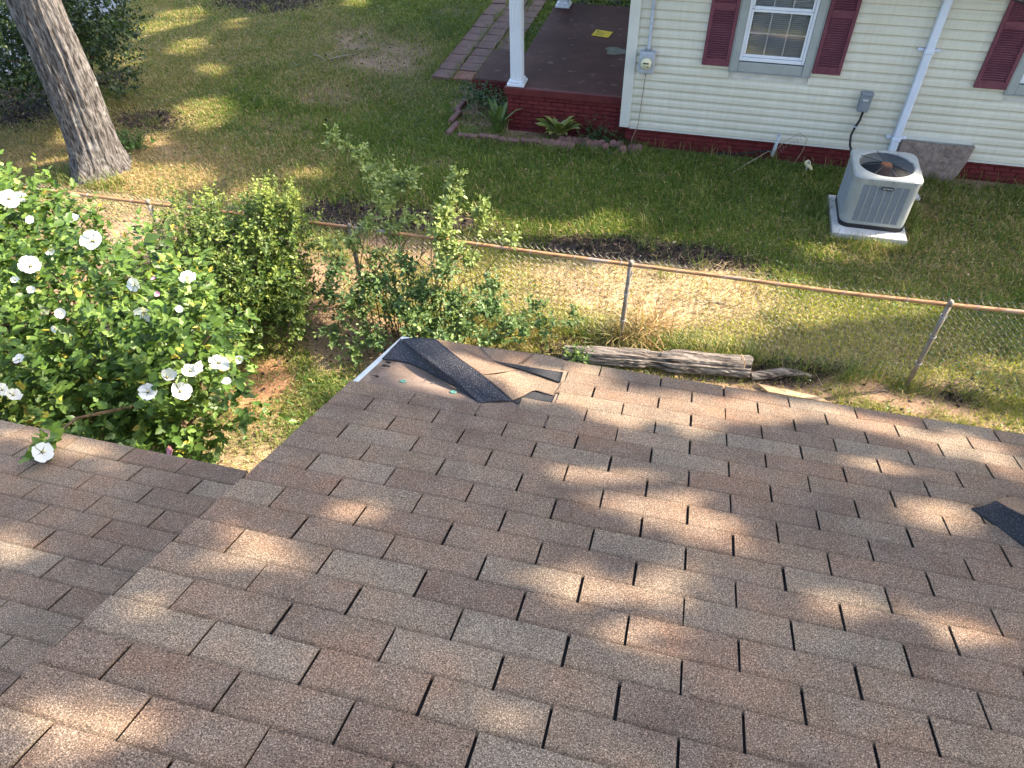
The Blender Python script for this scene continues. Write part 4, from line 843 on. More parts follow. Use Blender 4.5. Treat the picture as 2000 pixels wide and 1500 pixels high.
# wires bent in zigzag, hooked into each other, with barbs above the rail
P_ = .066; NV = []; x = rz_x[0]
cl = MB(); k = 0
while x < 4.9:
    ztop = RZt(x)+.055; pts = []; n = int(ztop/(P_*.5))
    for i in range(n+1):
        zz = ztop-i*P_*.5; sg = 1 if (i+k) % 2 == 0 else -1
        lean = .012*math.sin(x*1.7)+.01*math.sin(zz*4+x)
        pts.append((x+sg*P_*.26, YF+.026+sg*.003+lean*(1-zz/ztop)+.02*math.sin(x*.9)*math.sin(3*zz), max(zz, .0)))
    cl.tube(pts, .0018, 3, False); a = np.array(pts[0]); cl.tube([a, a+np.array([-.010, 0, .012]), a+np.array([.008, .004, .030])], .0026 if k % 2 else .0012, 3, False)
    x += P_*.5; k += 1
lo = cl.build('chain_mesh', 'link', fence); lo['kind'] = 'stuff'

# ---------------------------------------------------------------- log, branch, plank
lg = thing('fallen_log', (-.2, 3.5, 0), 'weathered grey split log lying along the fence', 'log')
NA, NS = 40, 44; V = []; A0 = px(1104, 692, .08); A1 = px(1464, 716, .10); rr = np.random.default_rng(5); gro = rr.normal(size=NA)
for i in range(NS+1):
    t_ = i/NS; c = A0*(1-t_)+A1*t_; c = c+np.array([0, .008*math.sin(5*t_), .004*math.sin(3*t_)]); R0 = .090+.022*t_+.02*math.exp(-((t_-.62)/.10)**2)-.03*math.exp(-((t_-.50)/.06)**2)
    for j in range(NA):
        a = 2*math.pi*j/NA; g = .008*gro[j]+.0025*rr.normal()
        r_ = R0*(1+.0)+g-(.05 if 40 < math.degrees(a) < 95 and t_ > .45 and t_ < .52 else 0)
        endj = (.02*rr.normal() if i in (0, NS) else 0)
        V.append(c+np.array([endj, 1.2*r_*math.cos(a), .85*r_*math.sin(a)]))
Fc = [(i*NA+j, i*NA+(j+1) % NA, (i+1)*NA+(j+1) % NA, (i+1)*NA+j) for i in range(NS) for j in range(NA)]+[tuple(range(NA))[::-1], tuple(NS*NA+j for j in range(NA))]
mb = MB(); mb.add(V, Fc); mb.build('log_body', 'log', lg)
mb = MB(); e0 = px(1450, 700, .26); mb.tube([e0+np.array([.0, 0, -.03]), e0+np.array([-.02, 0, .05]), e0+np.array([.02, -.05, .02]), e0+np.array([.035, -.07, -.07])], .005, 5); mb.build('loose_splinter', 'plank', lg)
br = MB(); q = [px(1466, 735, .05), px(1500, 731, .06), px(1530, 726, .07), px(1556, 729, .05), px(1585, 735, .03)]; br.tube(q, [.05, .052, .045, .04, .015], 12); tag(br.build('broken_branch', 'log', None, False, tuple(q[1]*np.array([1, 1, 0]))), 'short broken brown branch just past the log end', 'branch')
pl = MB(); c4 = [px(1478, 752, .02), px(1500, 768, .02), px(1622, 790, .02), px(1600, 778, .02)]; pl.prism(c4, (0, 0, .025)); tag(pl.build('tan_plank', 'plank', None, False, tuple(c4[0]*np.array([1, 1, 0]))), 'tan weathered plank on the bare soil below the eave', 'plank')

# ---------------------------------------------------------------- bed edging, bed plants
def scallop(c, rz, n=3, big=1.0, tilt=0.0, grp='clay edging stones round the flower bed', lab='scalloped clay edging stone bordering the porch flower bed'):
    b = MB(); w = .068*big
    for i in range(n):
        x0 = (i-(n-1)/2)*w*1.55; pts = []
        for s in (-.04, .04):
            pts.append([(x0+w*.80*math.cos(a), s, .10+w*.72*math.sin(a)) for a in np.linspace(0, math.pi, 9)])
        poly = [(x0+w*.80, -.038, -.04)]+pts[0]+[(x0-w*.80, -.038, -.04)]
        b.prism(poly, (0, .076+.004*(i % 2), 0))
    E_ = np.array(Euler((tilt, 0, rz)).to_matrix()); b.v = [tuple(E_@np.array(v)*np.array([1, 1, .8])+np.array(c)) for v in b.v]
    o = b.build('edging_stone', 'edging', None, False, tuple(c)); tag(o, lab, 'edging stone', grp)
for xx in (-3.66, -3.32, -2.98, -2.64):
    b = MB(); b.box((xx, 7.99+.02*math.sin(xx*9), .035), (.33, .085, .10), (R_(6), 0, random.uniform(-.03, .03)), .014); tag(b.build('edging_stone', 'edging', None, False, (xx, 7.99, 0)), 'straight clay edging block along the front of flower bed', 'edging stone', 'straight clay blocks along bed front')
for q in ((885, 256), (890, 232), (899, 212)):
    c = px(*q); b = MB(); b.box((c[0], c[1], .03), (.09, .40, .10), (0, R_(8), R_(-6)), .014); tag(b.build('edging_stone', 'edging', None, False, tuple(c)), 'clay edging block along the side of flower bed', 'edging stone', 'clay blocks along bed side')
for q, n, rz, tl in (((1076, 288), 3, .05, -.9), ((1110, 282), 3, 0, -.3), ((1108, 293), 2, .1, -1.0), ((1138, 284), 2, .2, -.4), ((1150, 288), 1, .5, -.5), ((1168, 289), 2, .1, -.6), ((1182, 294), 1, .7, -.3), ((1203, 290), 2, .0, -.5), ((1218, 300), 1, .6, -.6), ((1240, 297), 2, .2, -.5)):
    scallop(px(*q), rz, n, 1.0, tl)
def clump(name, label, cat, base, n, length, shape, pal, erect=.8, width=1.0, part='leaf', sep=True, spread=.04, mat='leaf'):
    th = thing(name, base, label, cat); b = np.array(base)
    a = np.linspace(0, 2*math.pi, n, endpoint=False)+rng.normal(size=n)*.25; e = rng.uniform(erect-.35, erect+.25, n)
    D = np.stack([np.cos(a)*np.cos(e), np.sin(a)*np.cos(e), np.sin(e)], -1); N = np.stack([-np.cos(a)*np.sin(e), -np.sin(a)*np.sin(e), np.cos(e)], -1)
    P = b+D*np.array([1, 1, 0])*spread*rng.uniform(.3, 1.2, (n, 1)); c = lerpc(pal, rng.random(n)); L = length*rng.uniform(.65, 1.15, n)
    if sep:
        for i in range(n): leaf_mesh(part, P[i:i+1], D[i:i+1], N[i:i+1], L[i:i+1], c[i:i+1], shape, mat, th)
    else: leaf_mesh('foliage', P, D, N, L, c, shape, mat, th)
    return th
hosta = px(1092, 268); SHAPES['blade'] = (np.array([(0, -.012, 0), (0, .012, 0), (.45, .014, .10), (.45, -.014, .10), (.8, .010, .06), (.8, -.010, .06), (1, 0, -.06)]), [(0, 3, 2, 1), (3, 5, 4, 2), (5, 6, 4)]); SHAPES['hosta'] = (np.array([(0, 0, 0), (.35, .05, .12), (.55, .15, .16), (.8, .13, .12), (1, 0, -.02), (.8, -.13, .12), (.55, -.15, .16), (.35, -.05, .12), (.55, 0, .11), (.8, 0, .06)]), [(0, 7, 1), (1, 7, 8), (1, 8, 2), (7, 6, 8), (8, 9, 3, 2), (8, 6, 5, 9), (9, 4, 3), (9, 5, 4)])
clump('hosta_plant', 'variegated hosta with pale edged leaves in front of red porch', 'plant', hosta, 60, .40, 'hosta', [(.13, .18, .03), (.26, .30, .08), (.45, .45, .2)], .85)
iris = px(972, 258); clump('iris_plant', 'upright sword leaved iris at the porch corner', 'plant', iris, 16, .52, 'strap', [(.06, .11, .03), (.13, .19, .06), (.2, .24, .10)], 1.15)
def weeds(name, label, cat, spots, n, ls, pal, shape='oval', L=.2, nl=6, up=.6, stem=True, spread=.12, group=None):
    b = np.mean([s for s in spots], 0); th = thing(name, (b[0], b[1], 0), label, cat, group); sp = np.array(spots)[rng.integers(0, len(spots), n)]
    P = sp+rng.normal(size=(n, 3))*np.array([spread, spread, .0]); D = norm(rdir(n)+np.array([0, 0, up])); D[:, 2] = np.abs(D[:, 2])
    A = shoot_leaves(P, D, L*rng.uniform(.6, 1.3, n), nl, ls, pal); leaf_mesh('foliage', A[0], A[1], A[2], A[3], A[4], shape, 'leaf', th)
    if stem:
        s = MB()
        for i in range(0, n, max(1, n//25)): s.tube([P[i]*np.array([1, 1, 0])+np.array([0, 0, -.01]), P[i], P[i]+D[i]*L*.8], [.005, .004, .002], 5)
        s.build('stem', 'cane', th)
    return th
weeds('bed_shrub', 'dark leafy shrub at the corner of the flower bed by step', 'shrub', [px(925, 200, .12), px(945, 190, .2), px(955, 205, .2), px(965, 215, .15), px(975, 200, .3), px(930, 180, .2)], 150, .065, [(.022, .045, .014), (.045, .085, .025), (.08, .13, .05)], L=.28)
weeds('fern_plant', 'dark fern like plant between hosta and house corner', 'plant', [px(1152, 268, .05), px(1165, 262, .12), px(1180, 268, .05), px(1200, 278, .03)], 60, .055, [(.025, .06, .02), (.05, .10, .035)], L=.32, nl=10)
weeds('foundation_weed', 'small leafy weed at the foot of the house corner', 'plant', [px(1228, 280, .03), px(1236, 286, .02)], 26, .05, [(.04, .09, .02), (.08, .15, .04)], L=.12)
weeds('tree_ivy', 'low dark ivy clump beside the big tree trunk', 'plant', [px(238, 285, .08), px(250, 292, .06), px(262, 286, .06), px(250, 275, .14)], 90, .07, [(.03, .07, .015), (.06, .13, .03), (.10, .19, .05)], L=.16)
weeds('fence_weed', 'tall dry reddish grass tuft at the fence post by log', 'grass tuft', [px(1216, 655, .02), px(1205, 665, .0), px(1235, 660, .0)], 130, .34, [(.16, .18, .06), (.30, .26, .11), (.42, .28, .14)], 'blade', .10, 4, .6, False, .06)
weeds('dock_stalks', 'thin reddish dry weed stalks against the fence mesh', 'weed', [px(1252, 650, .02), px(1270, 640, .02)], 60, .45, [(.34, .20, .09), (.44, .30, .14)], 'blade', .08, 3, 1.6, False, .07)
for q in ((1560, 735), (1640, 775), (1690, 790), (1830, 812), (1895, 775), (1940, 790), (1770, 760), (1610, 720), (1655, 745)):
    weeds('grass_tuft', 'coarse green grass tuft on bare soil under the fence', 'grass tuft', [px(*q)], 40, .17, [(.09, .14, .03), (.2, .22, .06), (.32, .29, .11)], 'blade', .04, 3, .9, False, .05, 'grass tufts below the fence')

# ---------------------------------------------------------------- shrubs
def stems_to(th, base, targets, r0=.012, mat='stem', sag=.08, spread=.08):
    for tgt in targets:
        b = np.array(base)+np.array([*(rng.normal(size=2)*spread), -.03]); pts = arch(b, tgt, sag, 7, .04); MB().tube(pts, list(np.linspace(r0, r0*.3, 7)), 6).build('branch', mat, th, True)
HIB_PAL = [(.030, .062, .014), (.058, .115, .022), (.105, .178, .034), (.19, .27, .06)]
hb = np.array([-4.5, .95, 0.]); hib = thing('hibiscus_shrub', hb, 'tall leafy hibiscus shrub with large white flowers beside the lower roof', 'shrub')
def E3(x, y, z, r): return (px(x, y, z), np.array(r))
HE = [E3(225, 650, 1.75, (.95, .7, .80)), E3(40, 560, 1.75, (.95, .65, .75)), E3(380, 740, 1.65, (.48, .42, .62)), E3(30, 440, 1.95, (.75, .4, .40)), E3(170, 800, 1.60, (.85, .42, .68)), E3(350, 620, 1.7, (.40, .32, .5)), E3(-120, 600, 1.7, (.9, .8, .9)), E3(0, 740, 1.7, (.7, .5, .7)), E3(300, 850, 1.45, (.4, .3, .4))]
P, U = ell_points(HE, 1300); D = norm(U*.55+np.array([0, 0, .75])+.35*rng.normal(size=P.shape)); A = shoot_leaves(P, D, rng.uniform(.16, .40, len(P)), 11, .098, HIB_PAL, .45, .12); A = list(A); yl = rng.random(len(A[4])) < .02; A[4] = np.where(yl[:, None], np.array([.40, .34, .05]), A[4]*rng.uniform(.75, 1.2, (len(A[4]), 1))); A[3] = A[3]*rng.uniform(.7, 1.2, len(A[3]))
ext = []                                                # long single shoots
for a, b in (((390, 850, 1.35), (490, 822, 1.30)), ((110, 850, 2.80), (85, 888, 2.84)), ((170, 440, 2.05), (143, 405, 2.25)), ((400, 600, 1.8), (405, 545, 1.95)), ((450, 690, 1.75), (468, 700, 1.8)), ((190, 440, 1.9), (180, 415, 2.1)), ((300, 860, 1.3), (372, 900, 1.35)), ((60, 420, 2.1), (30, 372, 2.3))):
    ext.append((px(*a), px(*b)))
EA = [A]
for a, b in ext:
    n = 5; ts = np.linspace(0, 1, n)[:, None]; Pe = a*(1-ts)+b*ts; EA.append(shoot_leaves(Pe, norm(np.tile(b-a, (n, 1))+np.array([0, 0, .1])), np.full(n, .12), 7, .075, HIB_PAL, .5))
leaf_mesh('foliage', *[np.concatenate([e[i] for e in EA]) for i in (0, 1, 2)], np.concatenate([e[3] for e in EA]), np.concatenate([e[4] for e in EA]), 'lobed', 'leaf', hib)
stems_to(hib, hb, [P[i] for i in rng.choice(len(P), 46)]+[a for a, b in ext], .02, 'stem', .03, .10)
for a, b in ext: MB().tube([a, (a+b)/2+np.array([0, 0, .01]), b], [.006, .005, .003], 6).build('branch', 'cane', hib)
def petal_flower(c, axis, R0, colr, parent, cup=.35, name='flower'):
    axis = np.array(axis, float)/np.linalg.norm(axis); ref = np.array([0, 0, 1.]) if abs(axis[2]) < .9 else np.array([1., 0, 0]); a = np.cross(axis, ref); a /= np.linalg.norm(a); b = np.cross(axis, a); V = []; FS = []; L = []; rot = rng.uniform(0, 6.28)
    for k in range(5):
        w0 = rot+k*2*math.pi/5; st = len(V); tw = rng.uniform(.85, 1.15)
        for (r, ws) in ((.12, (-.3, 0, .3)), (.55, (-.62, 0, .62)), (.85, (-.66, 0, .68)), (1.0, (-.42, .02, .46))):
            for w in ws:
                rr_ = R0*r*(1+.04*rng.normal())*tw; hgt = R0*(cup*r*r+.06*math.sin(7*w+k)*r+.035*rng.normal()*r); V.append(np.array(c)+rr_*(a*math.cos(w0+w)+b*math.sin(w0+w))+axis*(hgt+.012*w*R0*8))
        for i in range(3):
            for j in range(2): L += [st+i*3+j, st+(i+1)*3+j, st+(i+1)*3+j+1, st+i*3+j+1]; FS.append(4)
    V = np.array(V); fl = np_mesh(name, V, np.array(FS), np.array(L), 'petal', parent, np.tile(colr, (len(V), 1)), True)
    MB().tube([np.array(c), np.array(c)+axis*R0*.3, np.array(c)+axis*R0*.55], [R0*.05, R0*.08, R0*.05], 6).build('stamen', 'stamen', fl, True)
    MB().tube([np.array(c)+axis*R0*.12, np.array(c)-axis*R0*.15, np.array(c)-axis*R0*.5], [R0*.14, R0*.12, R0*.04], 6).build('calyx', 'cane', fl, True)
def front_on(E, x, y):
    d = ray(x, y); best = None
    for c, r in E:
        o_ = (CAM-c)/r; dd = d/r; A_ = dd@dd; B_ = o_@dd; C_ = o_@o_-1; disc = B_*B_-A_*C_
        if disc > 0:
            t_ = (-B_-math.sqrt(disc))/A_
            if best is None or t_ < best: best = t_
    return CAM+d*(best if best else (2.2-CAM[2])/d[2])
WHT = (.62, .64, .65); PNK = (.62, .30, .50)
for x, y, s in ((18, 388, 1.1), (40, 384, .8), (143, 430, .75), (182, 470, 1.2), (60, 520, 1.05), (262, 556, .75), (280, 611, .9), (119, 612, .5), (57, 428, .5), (38, 702, .6), (427, 710, 1.05), (371, 725, .85), (386, 716, .55), (326, 738, .95), (352, 765, 1.1), (289, 766, .95), (26, 772, .75), (4, 762, .7), (82, 883, .72), (366, 541, .75), (350, 604, .45), (443, 746, .5), (468, 703, .5), (97, 490, .45), (30, 548, .4), (107, 642, .4), (62, 566, .45)):
    c = front_on(HE, x, y)
    if (x, y) == (82, 883): c = px(x, y, 2.86)
    to = norm(CAM-c); ax = norm(to*.8+np.array([.1, 0, .35])+.45*rng.normal(size=3)); c = c+to*.10
    petal_flower(c, ax, .062*s*rng.uniform(.88, 1.12), WHT, hib, rng.choice([.2, .35, .5, .8, 1.3], p=[.3, .3, .2, .12, .08]))
for x, y, s in ((335, 879, .7), (372, 907, .8), (300, 546, .4), (306, 573, .4)):
    c = front_on(HE, x, y); to = norm(CAM-c); petal_flower(c+to*.08, norm(to+.5*rng.normal(size=3)), .045*s, PNK, hib, .6)
# dense rose like bush on the fence
RP = [(.030, .064, .014), (.065, .115, .024), (.13, .185, .04), (.26, .31, .065)]
rb = np.array([-4.75, 3.15, 0]); rose = thing('fence_bush', rb, 'dense dark green rose bush growing against the chain link fence', 'shrub')
RE = [E3(470, 545, .75, (.78, .42, .62)), E3(400, 470, .95, (.60, .35, .45)), E3(545, 470, 1.0, (.40, .32, .42)), E3(520, 430, 1.2, (.38, .30, .22)), E3(560, 570, .5, (.32, .3, .4)), E3(330, 560, .6, (.62, .35, .42)), E3(440, 620, .5, (.55, .4, .42)), E3(570, 620, .35, (.2, .2, .3))]
P, U = ell_points(RE, 2300); D = norm(U*.6+np.array([0, 0, .6])+.45*rng.normal(size=P.shape)); A = list(shoot_leaves(P, D, rng.uniform(.10, .24, len(P)), 10, .055, RP, .45, .1))
tips = [px(530, 390, 1.40), px(575, 395, 1.40), px(555, 405, 1.3), px(420, 395, 1.3), px(355, 400, 1.2), px(580, 420, 1.25), px(515, 410, 1.3)]
n = 170; Pt = np.array(tips)[rng.integers(0, len(tips), n)]+rng.normal(size=(n, 3))*np.array([.08, .07, .09]); B_ = shoot_leaves(Pt, norm(np.array([0, 0, 1.])+.4*rng.normal(size=(n, 3))), np.full(n, .14), 9, .042, [(.10, .16, .03), (.24, .30, .06), (.34, .38, .10)], .3)
leaf_mesh('foliage', *[np.concatenate([A[i], B_[i]]) for i in range(3)], np.concatenate([A[3], B_[3]]), np.concatenate([A[4], B_[4]]), 'oval', 'leaf', rose)
stems_to(rose, rb, [P[i] for i in rng.choice(len(P), 26)]+tips, .012, 'stem', .05, .12)
# sprawling thin shrub with long canes
sb = np.array([-2.75, 2.75, 0]); spr = thing('sprawling_shrub', sb, 'thin straggling shrub with long arching canes reaching over the fence', 'shrub')
CL = [(660, 525, .8, .13, 14), (690, 480, .95, .10, 9), (735, 555, .6, .22, 34), (690, 600, .45, .20, 26), (640, 570, .5, .12, 12), (780, 600, .45, .22, 30), (830, 580, .55, .22, 34), (820, 640, .4, .22, 34), (890, 600, .5, .20, 28), (900, 645, .35, .20, 26), (955, 600, .5, .18, 24), (960, 560, .55, .12, 10), (1010, 635, .35, .18, 20), (1060, 640, .3, .12, 9), (1045, 600, .4, .08, 5), (865, 530, .9, .10, 12), (880, 490, 1.0, .12, 16), (860, 455, 1.15, .10, 14), (865, 425, 1.25, .08, 14), (770, 455, 1.0, .11, 14), (755, 410, 1.15, .10, 13), (745, 370, 1.25, .10, 12), (785, 365, 1.3, .10, 12), (800, 430, 1.1, .10, 10), (725, 340, 1.3, .06, 6), (712, 318, 1.32, .05, 4), (940, 420, 1.2, .06, 5), (940, 445, 1.1, .06, 6), (890, 352, 1.42, .06, 8), (652, 276, 1.5, .05, 6), (1000, 472, 1.05, .05, 6), (915, 505, .95, .09, 8), (700, 300, 1.4, .05, 5), (675, 290, 1.45, .03, 3), (900, 380, 1.3, .05, 4), (875, 405, 1.3, .07, 8), (760, 340, 1.35, .06, 6), (800, 350, 1.35, .05, 6), (945, 400, 1.25, .04, 4), (640, 480, 1.0, .08, 8), (720, 440, 1.1, .08, 8), (720, 660, .25, .18, 16), (650, 650, .2, .14, 9), (690, 690, .15, .14, 9), (870, 680, .3, .18, 20), (960, 665, .25, .16, 14), (740, 500, .85, .11, 10), (790, 520, .8, .12, 12), (1130, 700, .12, .10, 10), (1115, 620, .3, .06, 4)]
PP = []; DD = []; T = []; bright = []
for x, y, z, r, n in CL:
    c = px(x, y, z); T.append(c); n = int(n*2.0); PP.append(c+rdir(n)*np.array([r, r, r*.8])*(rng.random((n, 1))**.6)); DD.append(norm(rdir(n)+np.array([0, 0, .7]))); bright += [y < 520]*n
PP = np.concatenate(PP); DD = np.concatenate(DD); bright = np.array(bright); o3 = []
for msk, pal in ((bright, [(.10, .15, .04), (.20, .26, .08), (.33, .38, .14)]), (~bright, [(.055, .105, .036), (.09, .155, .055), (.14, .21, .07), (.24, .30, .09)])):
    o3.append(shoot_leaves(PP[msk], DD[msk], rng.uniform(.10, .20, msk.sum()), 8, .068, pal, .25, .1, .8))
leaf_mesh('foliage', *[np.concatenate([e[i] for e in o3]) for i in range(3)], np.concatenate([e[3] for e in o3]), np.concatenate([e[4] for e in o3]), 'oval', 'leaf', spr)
for i, tg in enumerate(T): 
    b = np.array([tg[0]*.45+sb[0]*.55+rng.normal()*.1, min(tg[1], sb[1]+.5)+rng.normal()*.10-.1, -.03]); MB().tube(arch(b, tg, .10, 8, .06), list(np.linspace(.007, .0025, 8)), 5).build('cane', 'cane', spr, True)
# dark shrub by the drive
db = np.array([-11.3, 8.6, 0]); drs = thing('dark_shrub', db, 'big dark evergreen shrub behind the leaning tree trunk', 'shrub')
DE = [E3(160, 80, 1.0, (1.0, .7, .95)), E3(60, 90, 1.1, (1.1, .7, .9)), E3(150, 10, 1.9, (.9, .7, .8)), E3(40, 30, 1.9, (1.1, .8, .9)), E3(-40, 110, 1.0, (.9, .7, .8))]
P, U = ell_points(DE, 1500); D = norm(U*.7+np.array([0, 0, .5])+.4*rng.normal(size=P.shape)); A = shoot_leaves(P, D, rng.uniform(.18, .35, len(P)), 10, .085, [(.012, .026, .008), (.026, .050, .014), (.06, .095, .025)], .25); leaf_mesh('foliage', A[0], A[1], A[2], A[3], A[4], 'oval', 'leaf', drs); stems_to(drs, db, [P[i] for i in rng.choice(len(P), 30)], .02, 'stem', .02, .15)
# hedge foliage far behind the porch
weeds('porch_hedge', 'dark hedge beyond the far end of the porch', 'hedge', [np.array([x, 12.9, z]) for x in (-3, -2.5, -2, -1.5) for z in (.2, .5, .8)], 240, .07, [(.010, .02, .008), (.025, .045, .014)], L=.25, spread=.2)

# ---------------------------------------------------------------- leaning tree with ridged trunk
tb = np.array([-8.75, 5.75, 0]); tree = thing('yard_tree', tb, 'large grey trunked tree leaning beside the chain link fence', 'tree')
cen = [(193, 338, .0), (172, 258), (140, 172), (104, 84), (68, 0), (30, -90), (-10, -190)]
pts = [tb+np.array([-.05, 0, -.1])]+[pxY(x_[0], x_[1], 5.75+.02*i) for i, x_ in enumerate(cen) if i > 0]; zz = [p_[2] for p_ in pts]
NA = 110; V = []; NS = 90; tt = np.linspace(0, len(pts)-1.001, NS); rr = np.random.default_rng(3)
for i, t_ in enumerate(tt):
    k = int(t_); f = t_-k; c = pts[k]*(1-f)+pts[k+1]*f; h = max(c[2], 0); R0 = .335+.17*math.exp(-h/.22)-.012*h
    for j in range(NA):
        a = 2*math.pi*j/NA; fl = .13*math.exp(-h/.25)*(max(0, math.cos(2.5*a+.6))**2); crease = -.075*math.exp(-((((a-4.10-.10*h+math.pi) % (2*math.pi))-math.pi)/.20)**2)*min(1, .3+h/2.0)
        rid = .030*(vn1.fbm(a*11, h*1.6, 3)-.5)*2; r_ = R0+fl+crease+rid+.02*math.sin(3*a+h)
        V.append(c+np.array([r_*math.cos(a), r_*math.sin(a), 0]))
Fc = [(i*NA+j, i*NA+(j+1) % NA, (i+1)*NA+(j+1) % NA, (i+1)*NA+j) for i in range(NS-1) for j in range(NA)]
mb = MB(); mb.add(V, Fc); mb.build('trunk', 'bark', tree, True)
top = pts[-1]-np.array([0, 0, .2])
for k in range(7):
    a = k*.9; e = top+np.array([2.6*math.cos(a), 2.6*math.sin(a), 2.2+.5*math.sin(k*2)]); MB().tube(arch(top, e, .05, 6), list(np.linspace(.17, .04, 6)), 8).build('limb', 'bark', tree, True)
# ---------------------------------------------------------------- unseen shade trees added; crown leaves cut away to place the sun patches
GROUND_LIT = [(390, 224, 62, 24, -8), (345, 346, 58, 15, 0), (347, 36, 60, 12, -5), (280, 62, 42, 11, -10), (370, 93, 48, 12, -8), (245, 117, 34, 10, 0), (458, 47, 26, 8, -10), (107, 337, 45, 13, -5), (222, 344, 36, 16, 0), (307, 275, 26, 8, 0), (482, 382, 34, 14, 0), (700, 4, 34, 8, 0),
    (1240, 462, 120, 9, 4), (1640, 496, 85, 11, 5), (1110, 452, 60, 8, 0), (900, 428, 75, 13, 0), (1700, 474, 60, 8, 6), (925, 326, 34, 5, 5), (410, 140, 30, 9, 0), (560, 395, 40, 8, 0), (440, 908, 90, 30, -5), (560, 685, 60, 14, 0), (200, 420, 190, 52, 5), (620, 470, 40, 14, 0), (1835, 378, 20, 5, 0), (1000, 446, 100, 9, 4), (1460, 535, 120, 9, 5), (1560, 470, 50, 6, 5), (1180, 428, 50, 6, 0), (1330, 385, 40, 5, 0), (130, 270, 30, 8, 0), (600, 340, 40, 8, 0), (160, 205, 26, 7, 0)]
ROOF_LIT = [(1275, 812, 140, 34, 5), (1225, 965, 170, 44, 14), (1390, 1035, 80, 24, 20), (1140, 1160, 150, 40, 10), (1245, 1225, 105, 42, 10), (1745, 935, 105, 22, 18), (1830, 1015, 70, 15, 10), (1980, 928, 48, 22, 20), (500, 1085, 95, 36, 10), (1330, 1130, 60, 8, 12), (110, 1440, 130, 36, 15), (270, 1405, 60, 26, 10), (15, 1080, 22, 30, 0), (100, 858, 140, 14, 14), (1010, 748, 70, 26, 15), (1650, 815, 150, 14, 10), (1880, 870, 110, 14, 10), (1660, 1185, 100, 30, 15), (1780, 1225, 90, 30, 20), (690, 1000, 60, 18, 10), (1480, 800, 80, 20, 10), (850, 745, 90, 24, 15), (1950, 1280, 60, 25, 15), (990, 1400, 100, 22, 10), (1150, 740, 50, 18, 10), (220, 1200, 30, 12, -30)]
def in_poly(q, poly):
    poly = np.array(poly, float); ins = np.zeros(len(q), bool); j = len(poly)-1
    for i in range(len(poly)):
        c = ((poly[i, 1] > q[:, 1]) != (poly[j, 1] > q[:, 1])) & (q[:, 0] < (poly[j, 0]-poly[i, 0])*(q[:, 1]-poly[i, 1])/(poly[j, 1]-poly[i, 1]+1e-9)+poly[i, 0]); ins ^= c; j = i
    return ins
SUNNY = [(560, 480), (640, 470), (830, 480), (930, 486), (1060, 500), (1100, 512), (1470, 545), (1560, 548), (1700, 560), (1860, 590), (1900, 612), (2000, 622), (2200, 640), (2200, 1000), (1500, 840), (700, 800), (520, 690), (590, 600)]
BAND = [(1460, 680), (1560, 652), (1760, 630), (1900, 620), (2020, 628), (2200, 628), (2200, 700), (2000, 690), (1860, 694), (1740, 715), (1640, 735), (1480, 745)]
def ell_in(q, L, gx=0.0, gy=0.0):
    r = np.zeros(len(q), bool)
    for cx_, cy_, rx, ry, ro in L:
        a = R_(ro); dx = q[:, 0]-cx_; dy = q[:, 1]-cy_; r |= ((dx*math.cos(a)+dy*math.sin(a))/(rx+gx))**2+((-dx*math.sin(a)+dy*math.cos(a))/(ry+gy))**2 < 1
    return r
def sun_gap(P):
    """True where a leaf would shade a patch of ground or roof listed to stay sunlit"""
    den = SUN@NRM; t1 = ((P-O0)@NRM)/den; Q1 = P-SUN*t1[:, None]; S1 = (Q1-O0)@DWN; on1 = (Q1[:, 0] > -1.55) & (Q1[:, 0] < 8) & (S1 < .29) & (S1 > -5)
    t2 = ((P-O0)@NRM-HL)/den; Q2 = P-SUN*t2[:, None]; S2 = (Q2-O0)@DWN; on2 = ~on1 & (Q2[:, 0] < -1.5) & (S2 < -.63) & (S2 > -5)
    t3 = P[:, 2]/SUN[2]; Q3 = P-SUN*t3[:, None]; Q = np.where(on1[:, None], Q1, np.where(on2[:, None], Q2, Q3)); fr = (Q-CAM)@CF > .3; q = project(Q)
    sc = F/np.maximum((Q-CAM)@CF, .5); q = q+rng.normal(size=q.shape)*.045*sc[:, None]*np.array([1, .6])
    rake = on1 & in_poly(q, [(-60, 1420), (500, 915), (700, 750), (800, 790), (560, 1010), (170, 1400)]) & (rng.random(len(P)) > .22); roof = rake | (on1 | on2) & ell_in(q, ROOF_LIT, .10*sc, .062*sc) | (on2 & in_poly(q, [(-200, 790), (280, 885), (100, 1230), (-400, 1300)]) & (rng.random(len(P)) > .5)) ; g = ~(on1 | on2); gl = g & ((in_poly(q, SUNNY) & ~in_poly(q, BAND)) | ell_in(q, GROUND_LIT, .15*sc, .10*sc))
    hd = 1.6/SUN[2]; Qh = P-SUN*(t3-hd)[:, None]; qh = project(Qh); hl = g & (qh[:, 0] > -100) & (qh[:, 0] < 1080) & (qh[:, 1] > 380) & (qh[:, 1] < 900) & (vn1(qh[:, 0]/60+40, qh[:, 1]/60+40) > .27) & (Qh[:, 1] < 4.3) & ~((q[:, 0] > 400) & (q[:, 0] < 680) & (q[:, 1] > 700) & (q[:, 1] < 890)) & ~((qh[:, 0] > 440) & (qh[:, 1] > 640))
    return fr & (roof | gl | hl)
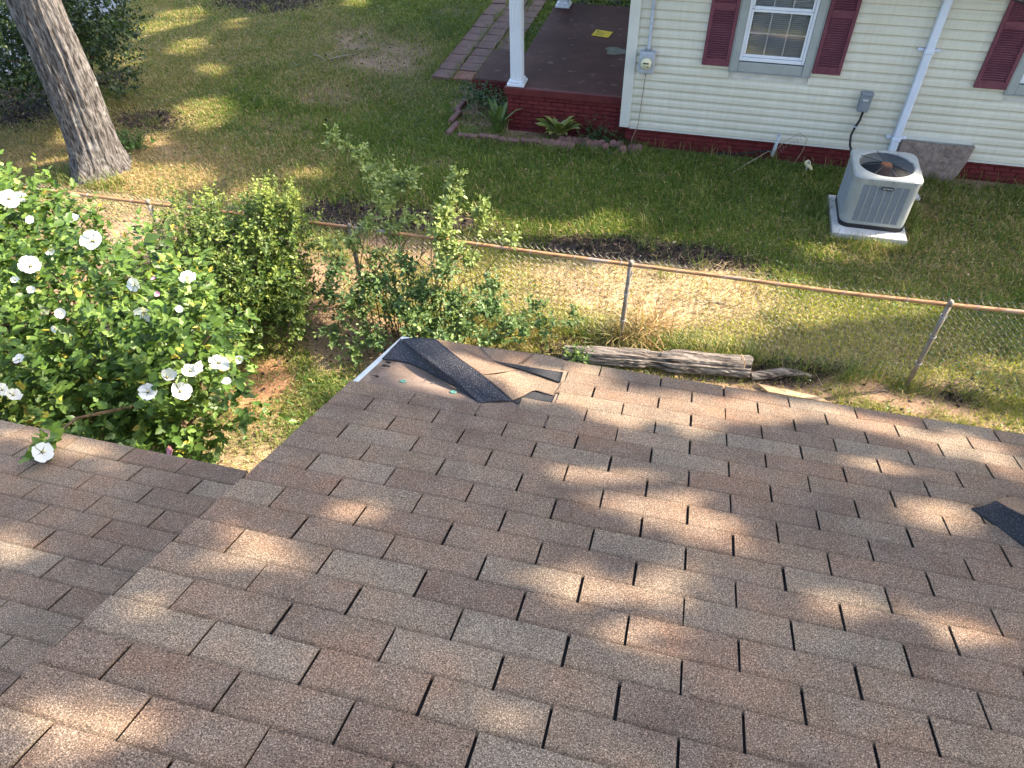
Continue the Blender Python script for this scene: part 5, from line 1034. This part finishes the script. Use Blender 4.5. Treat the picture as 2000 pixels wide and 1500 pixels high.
def unseen_shade_tree(label, trunk, E, n, size, seed):
    th = thing('unseen_shade_tree', (trunk[0], trunk[1], 0), label, 'tree'); b = np.array([trunk[0], trunk[1], -.1]); c0 = np.array(E[0][0])
    fork = np.array([trunk[0], trunk[1], 0])*.75+np.array([c0[0], c0[1], 0])*.25+np.array([0, 0, c0[2]-E[0][1][2]*.8])
    MB().tube([b, b*np.array([.98, 1, 0])+np.array([0, 0, .4]), (b+fork)/2, fork], [.42, .32, .27, .22], 14).build('trunk', 'bark', th, True)
    for k in range(9):
        e = np.array(E[k % len(E)][0])+rdir(1)[0]*np.array(E[k % len(E)][1])*.55; MB().tube(arch(fork, e, .03, 6), list(np.linspace(.12, .025, 6)), 6).build('limb', 'bark', th, True)
    P, U = ell_points([(np.array(c), np.array(r)) for c, r in E], n); P = P[~sun_gap(P)]; m_ = len(P)
    D_ = rdir(m_)
    leaf_mesh('crown', P-D_*size*.5, D_, norm(np.array([0, 0, .6])+rng.normal(size=(m_, 3))+.3*SUN), size*rng.uniform(.7, 1.25, m_), lerpc([(.03, .06, .012), (.055, .10, .02), (.09, .14, .03)], rng.random(m_)), 'card', 'leaf', th)
unseen_shade_tree('unseen shade tree right of the near roof, crown gaps cut to place sun patches', (9.6, 2.2), [((5.4, 2.0, 8.4), (3.9, 2.4, 2.2)), ((8.2, 2.8, 9.0), (2.8, 2.4, 2.2)), ((3.2, .6, 7.4), (2.0, 1.6, 1.3))], 42000, .15, 1)
unseen_shade_tree('unseen broad shade tree behind the neighbour house, crown gaps cut to place sun patches', (3.0, 18.5), [((3.0, 15.5, 11), (4.5, 4, 3)), ((-1, 16, 10), (3.5, 3.5, 2.5)), ((3, 19.5, 11.5), (4.5, 4, 3))], 22000, .32, 2)
unseen_shade_tree('unseen tall shade tree right of the neighbour house, crown gaps cut to place sun patches', (12.5, 12.0), [((10.5, 11.5, 10.5), (4.6, 3.6, 3)), ((14.5, 13, 11), (4.2, 4, 3)), ((9, 15, 11.5), (4.2, 3.5, 3))], 24000, .30, 3)
unseen_shade_tree('unseen wide shade tree at the far corner of the lot, crown gaps cut to place sun patches', (-2.0, 21.0), [((-3, 20, 11), (4.5, 3.5, 3)), ((0, 22.5, 12), (5, 4, 3))], 9000, .42, 4)
unseen_shade_tree('unseen shade tree far right of the yard, crown gaps cut to place sun patches', (13.5, 7.5), [((13.0, 8.2, 9.0), (3.2, 2.4, 2.4)), ((15.5, 9.5, 10), (3, 2.6, 2.5))], 16000, .22, 5)
cp, cu_ = ell_points([(np.array([-9.8, 5.4, 8.4]), np.array([3.4, 3.2, 2.4]))], 3500)
leaf_mesh('crown', cp, rdir(len(cp)), np.array([0, 0, 1.])+.6*rng.normal(size=cp.shape), rng.uniform(.14, .3, len(cp)), lerpc([(.03, .06, .012), (.055, .10, .02), (.09, .14, .03)], rng.random(len(cp))), 'card', 'leaf', tree)
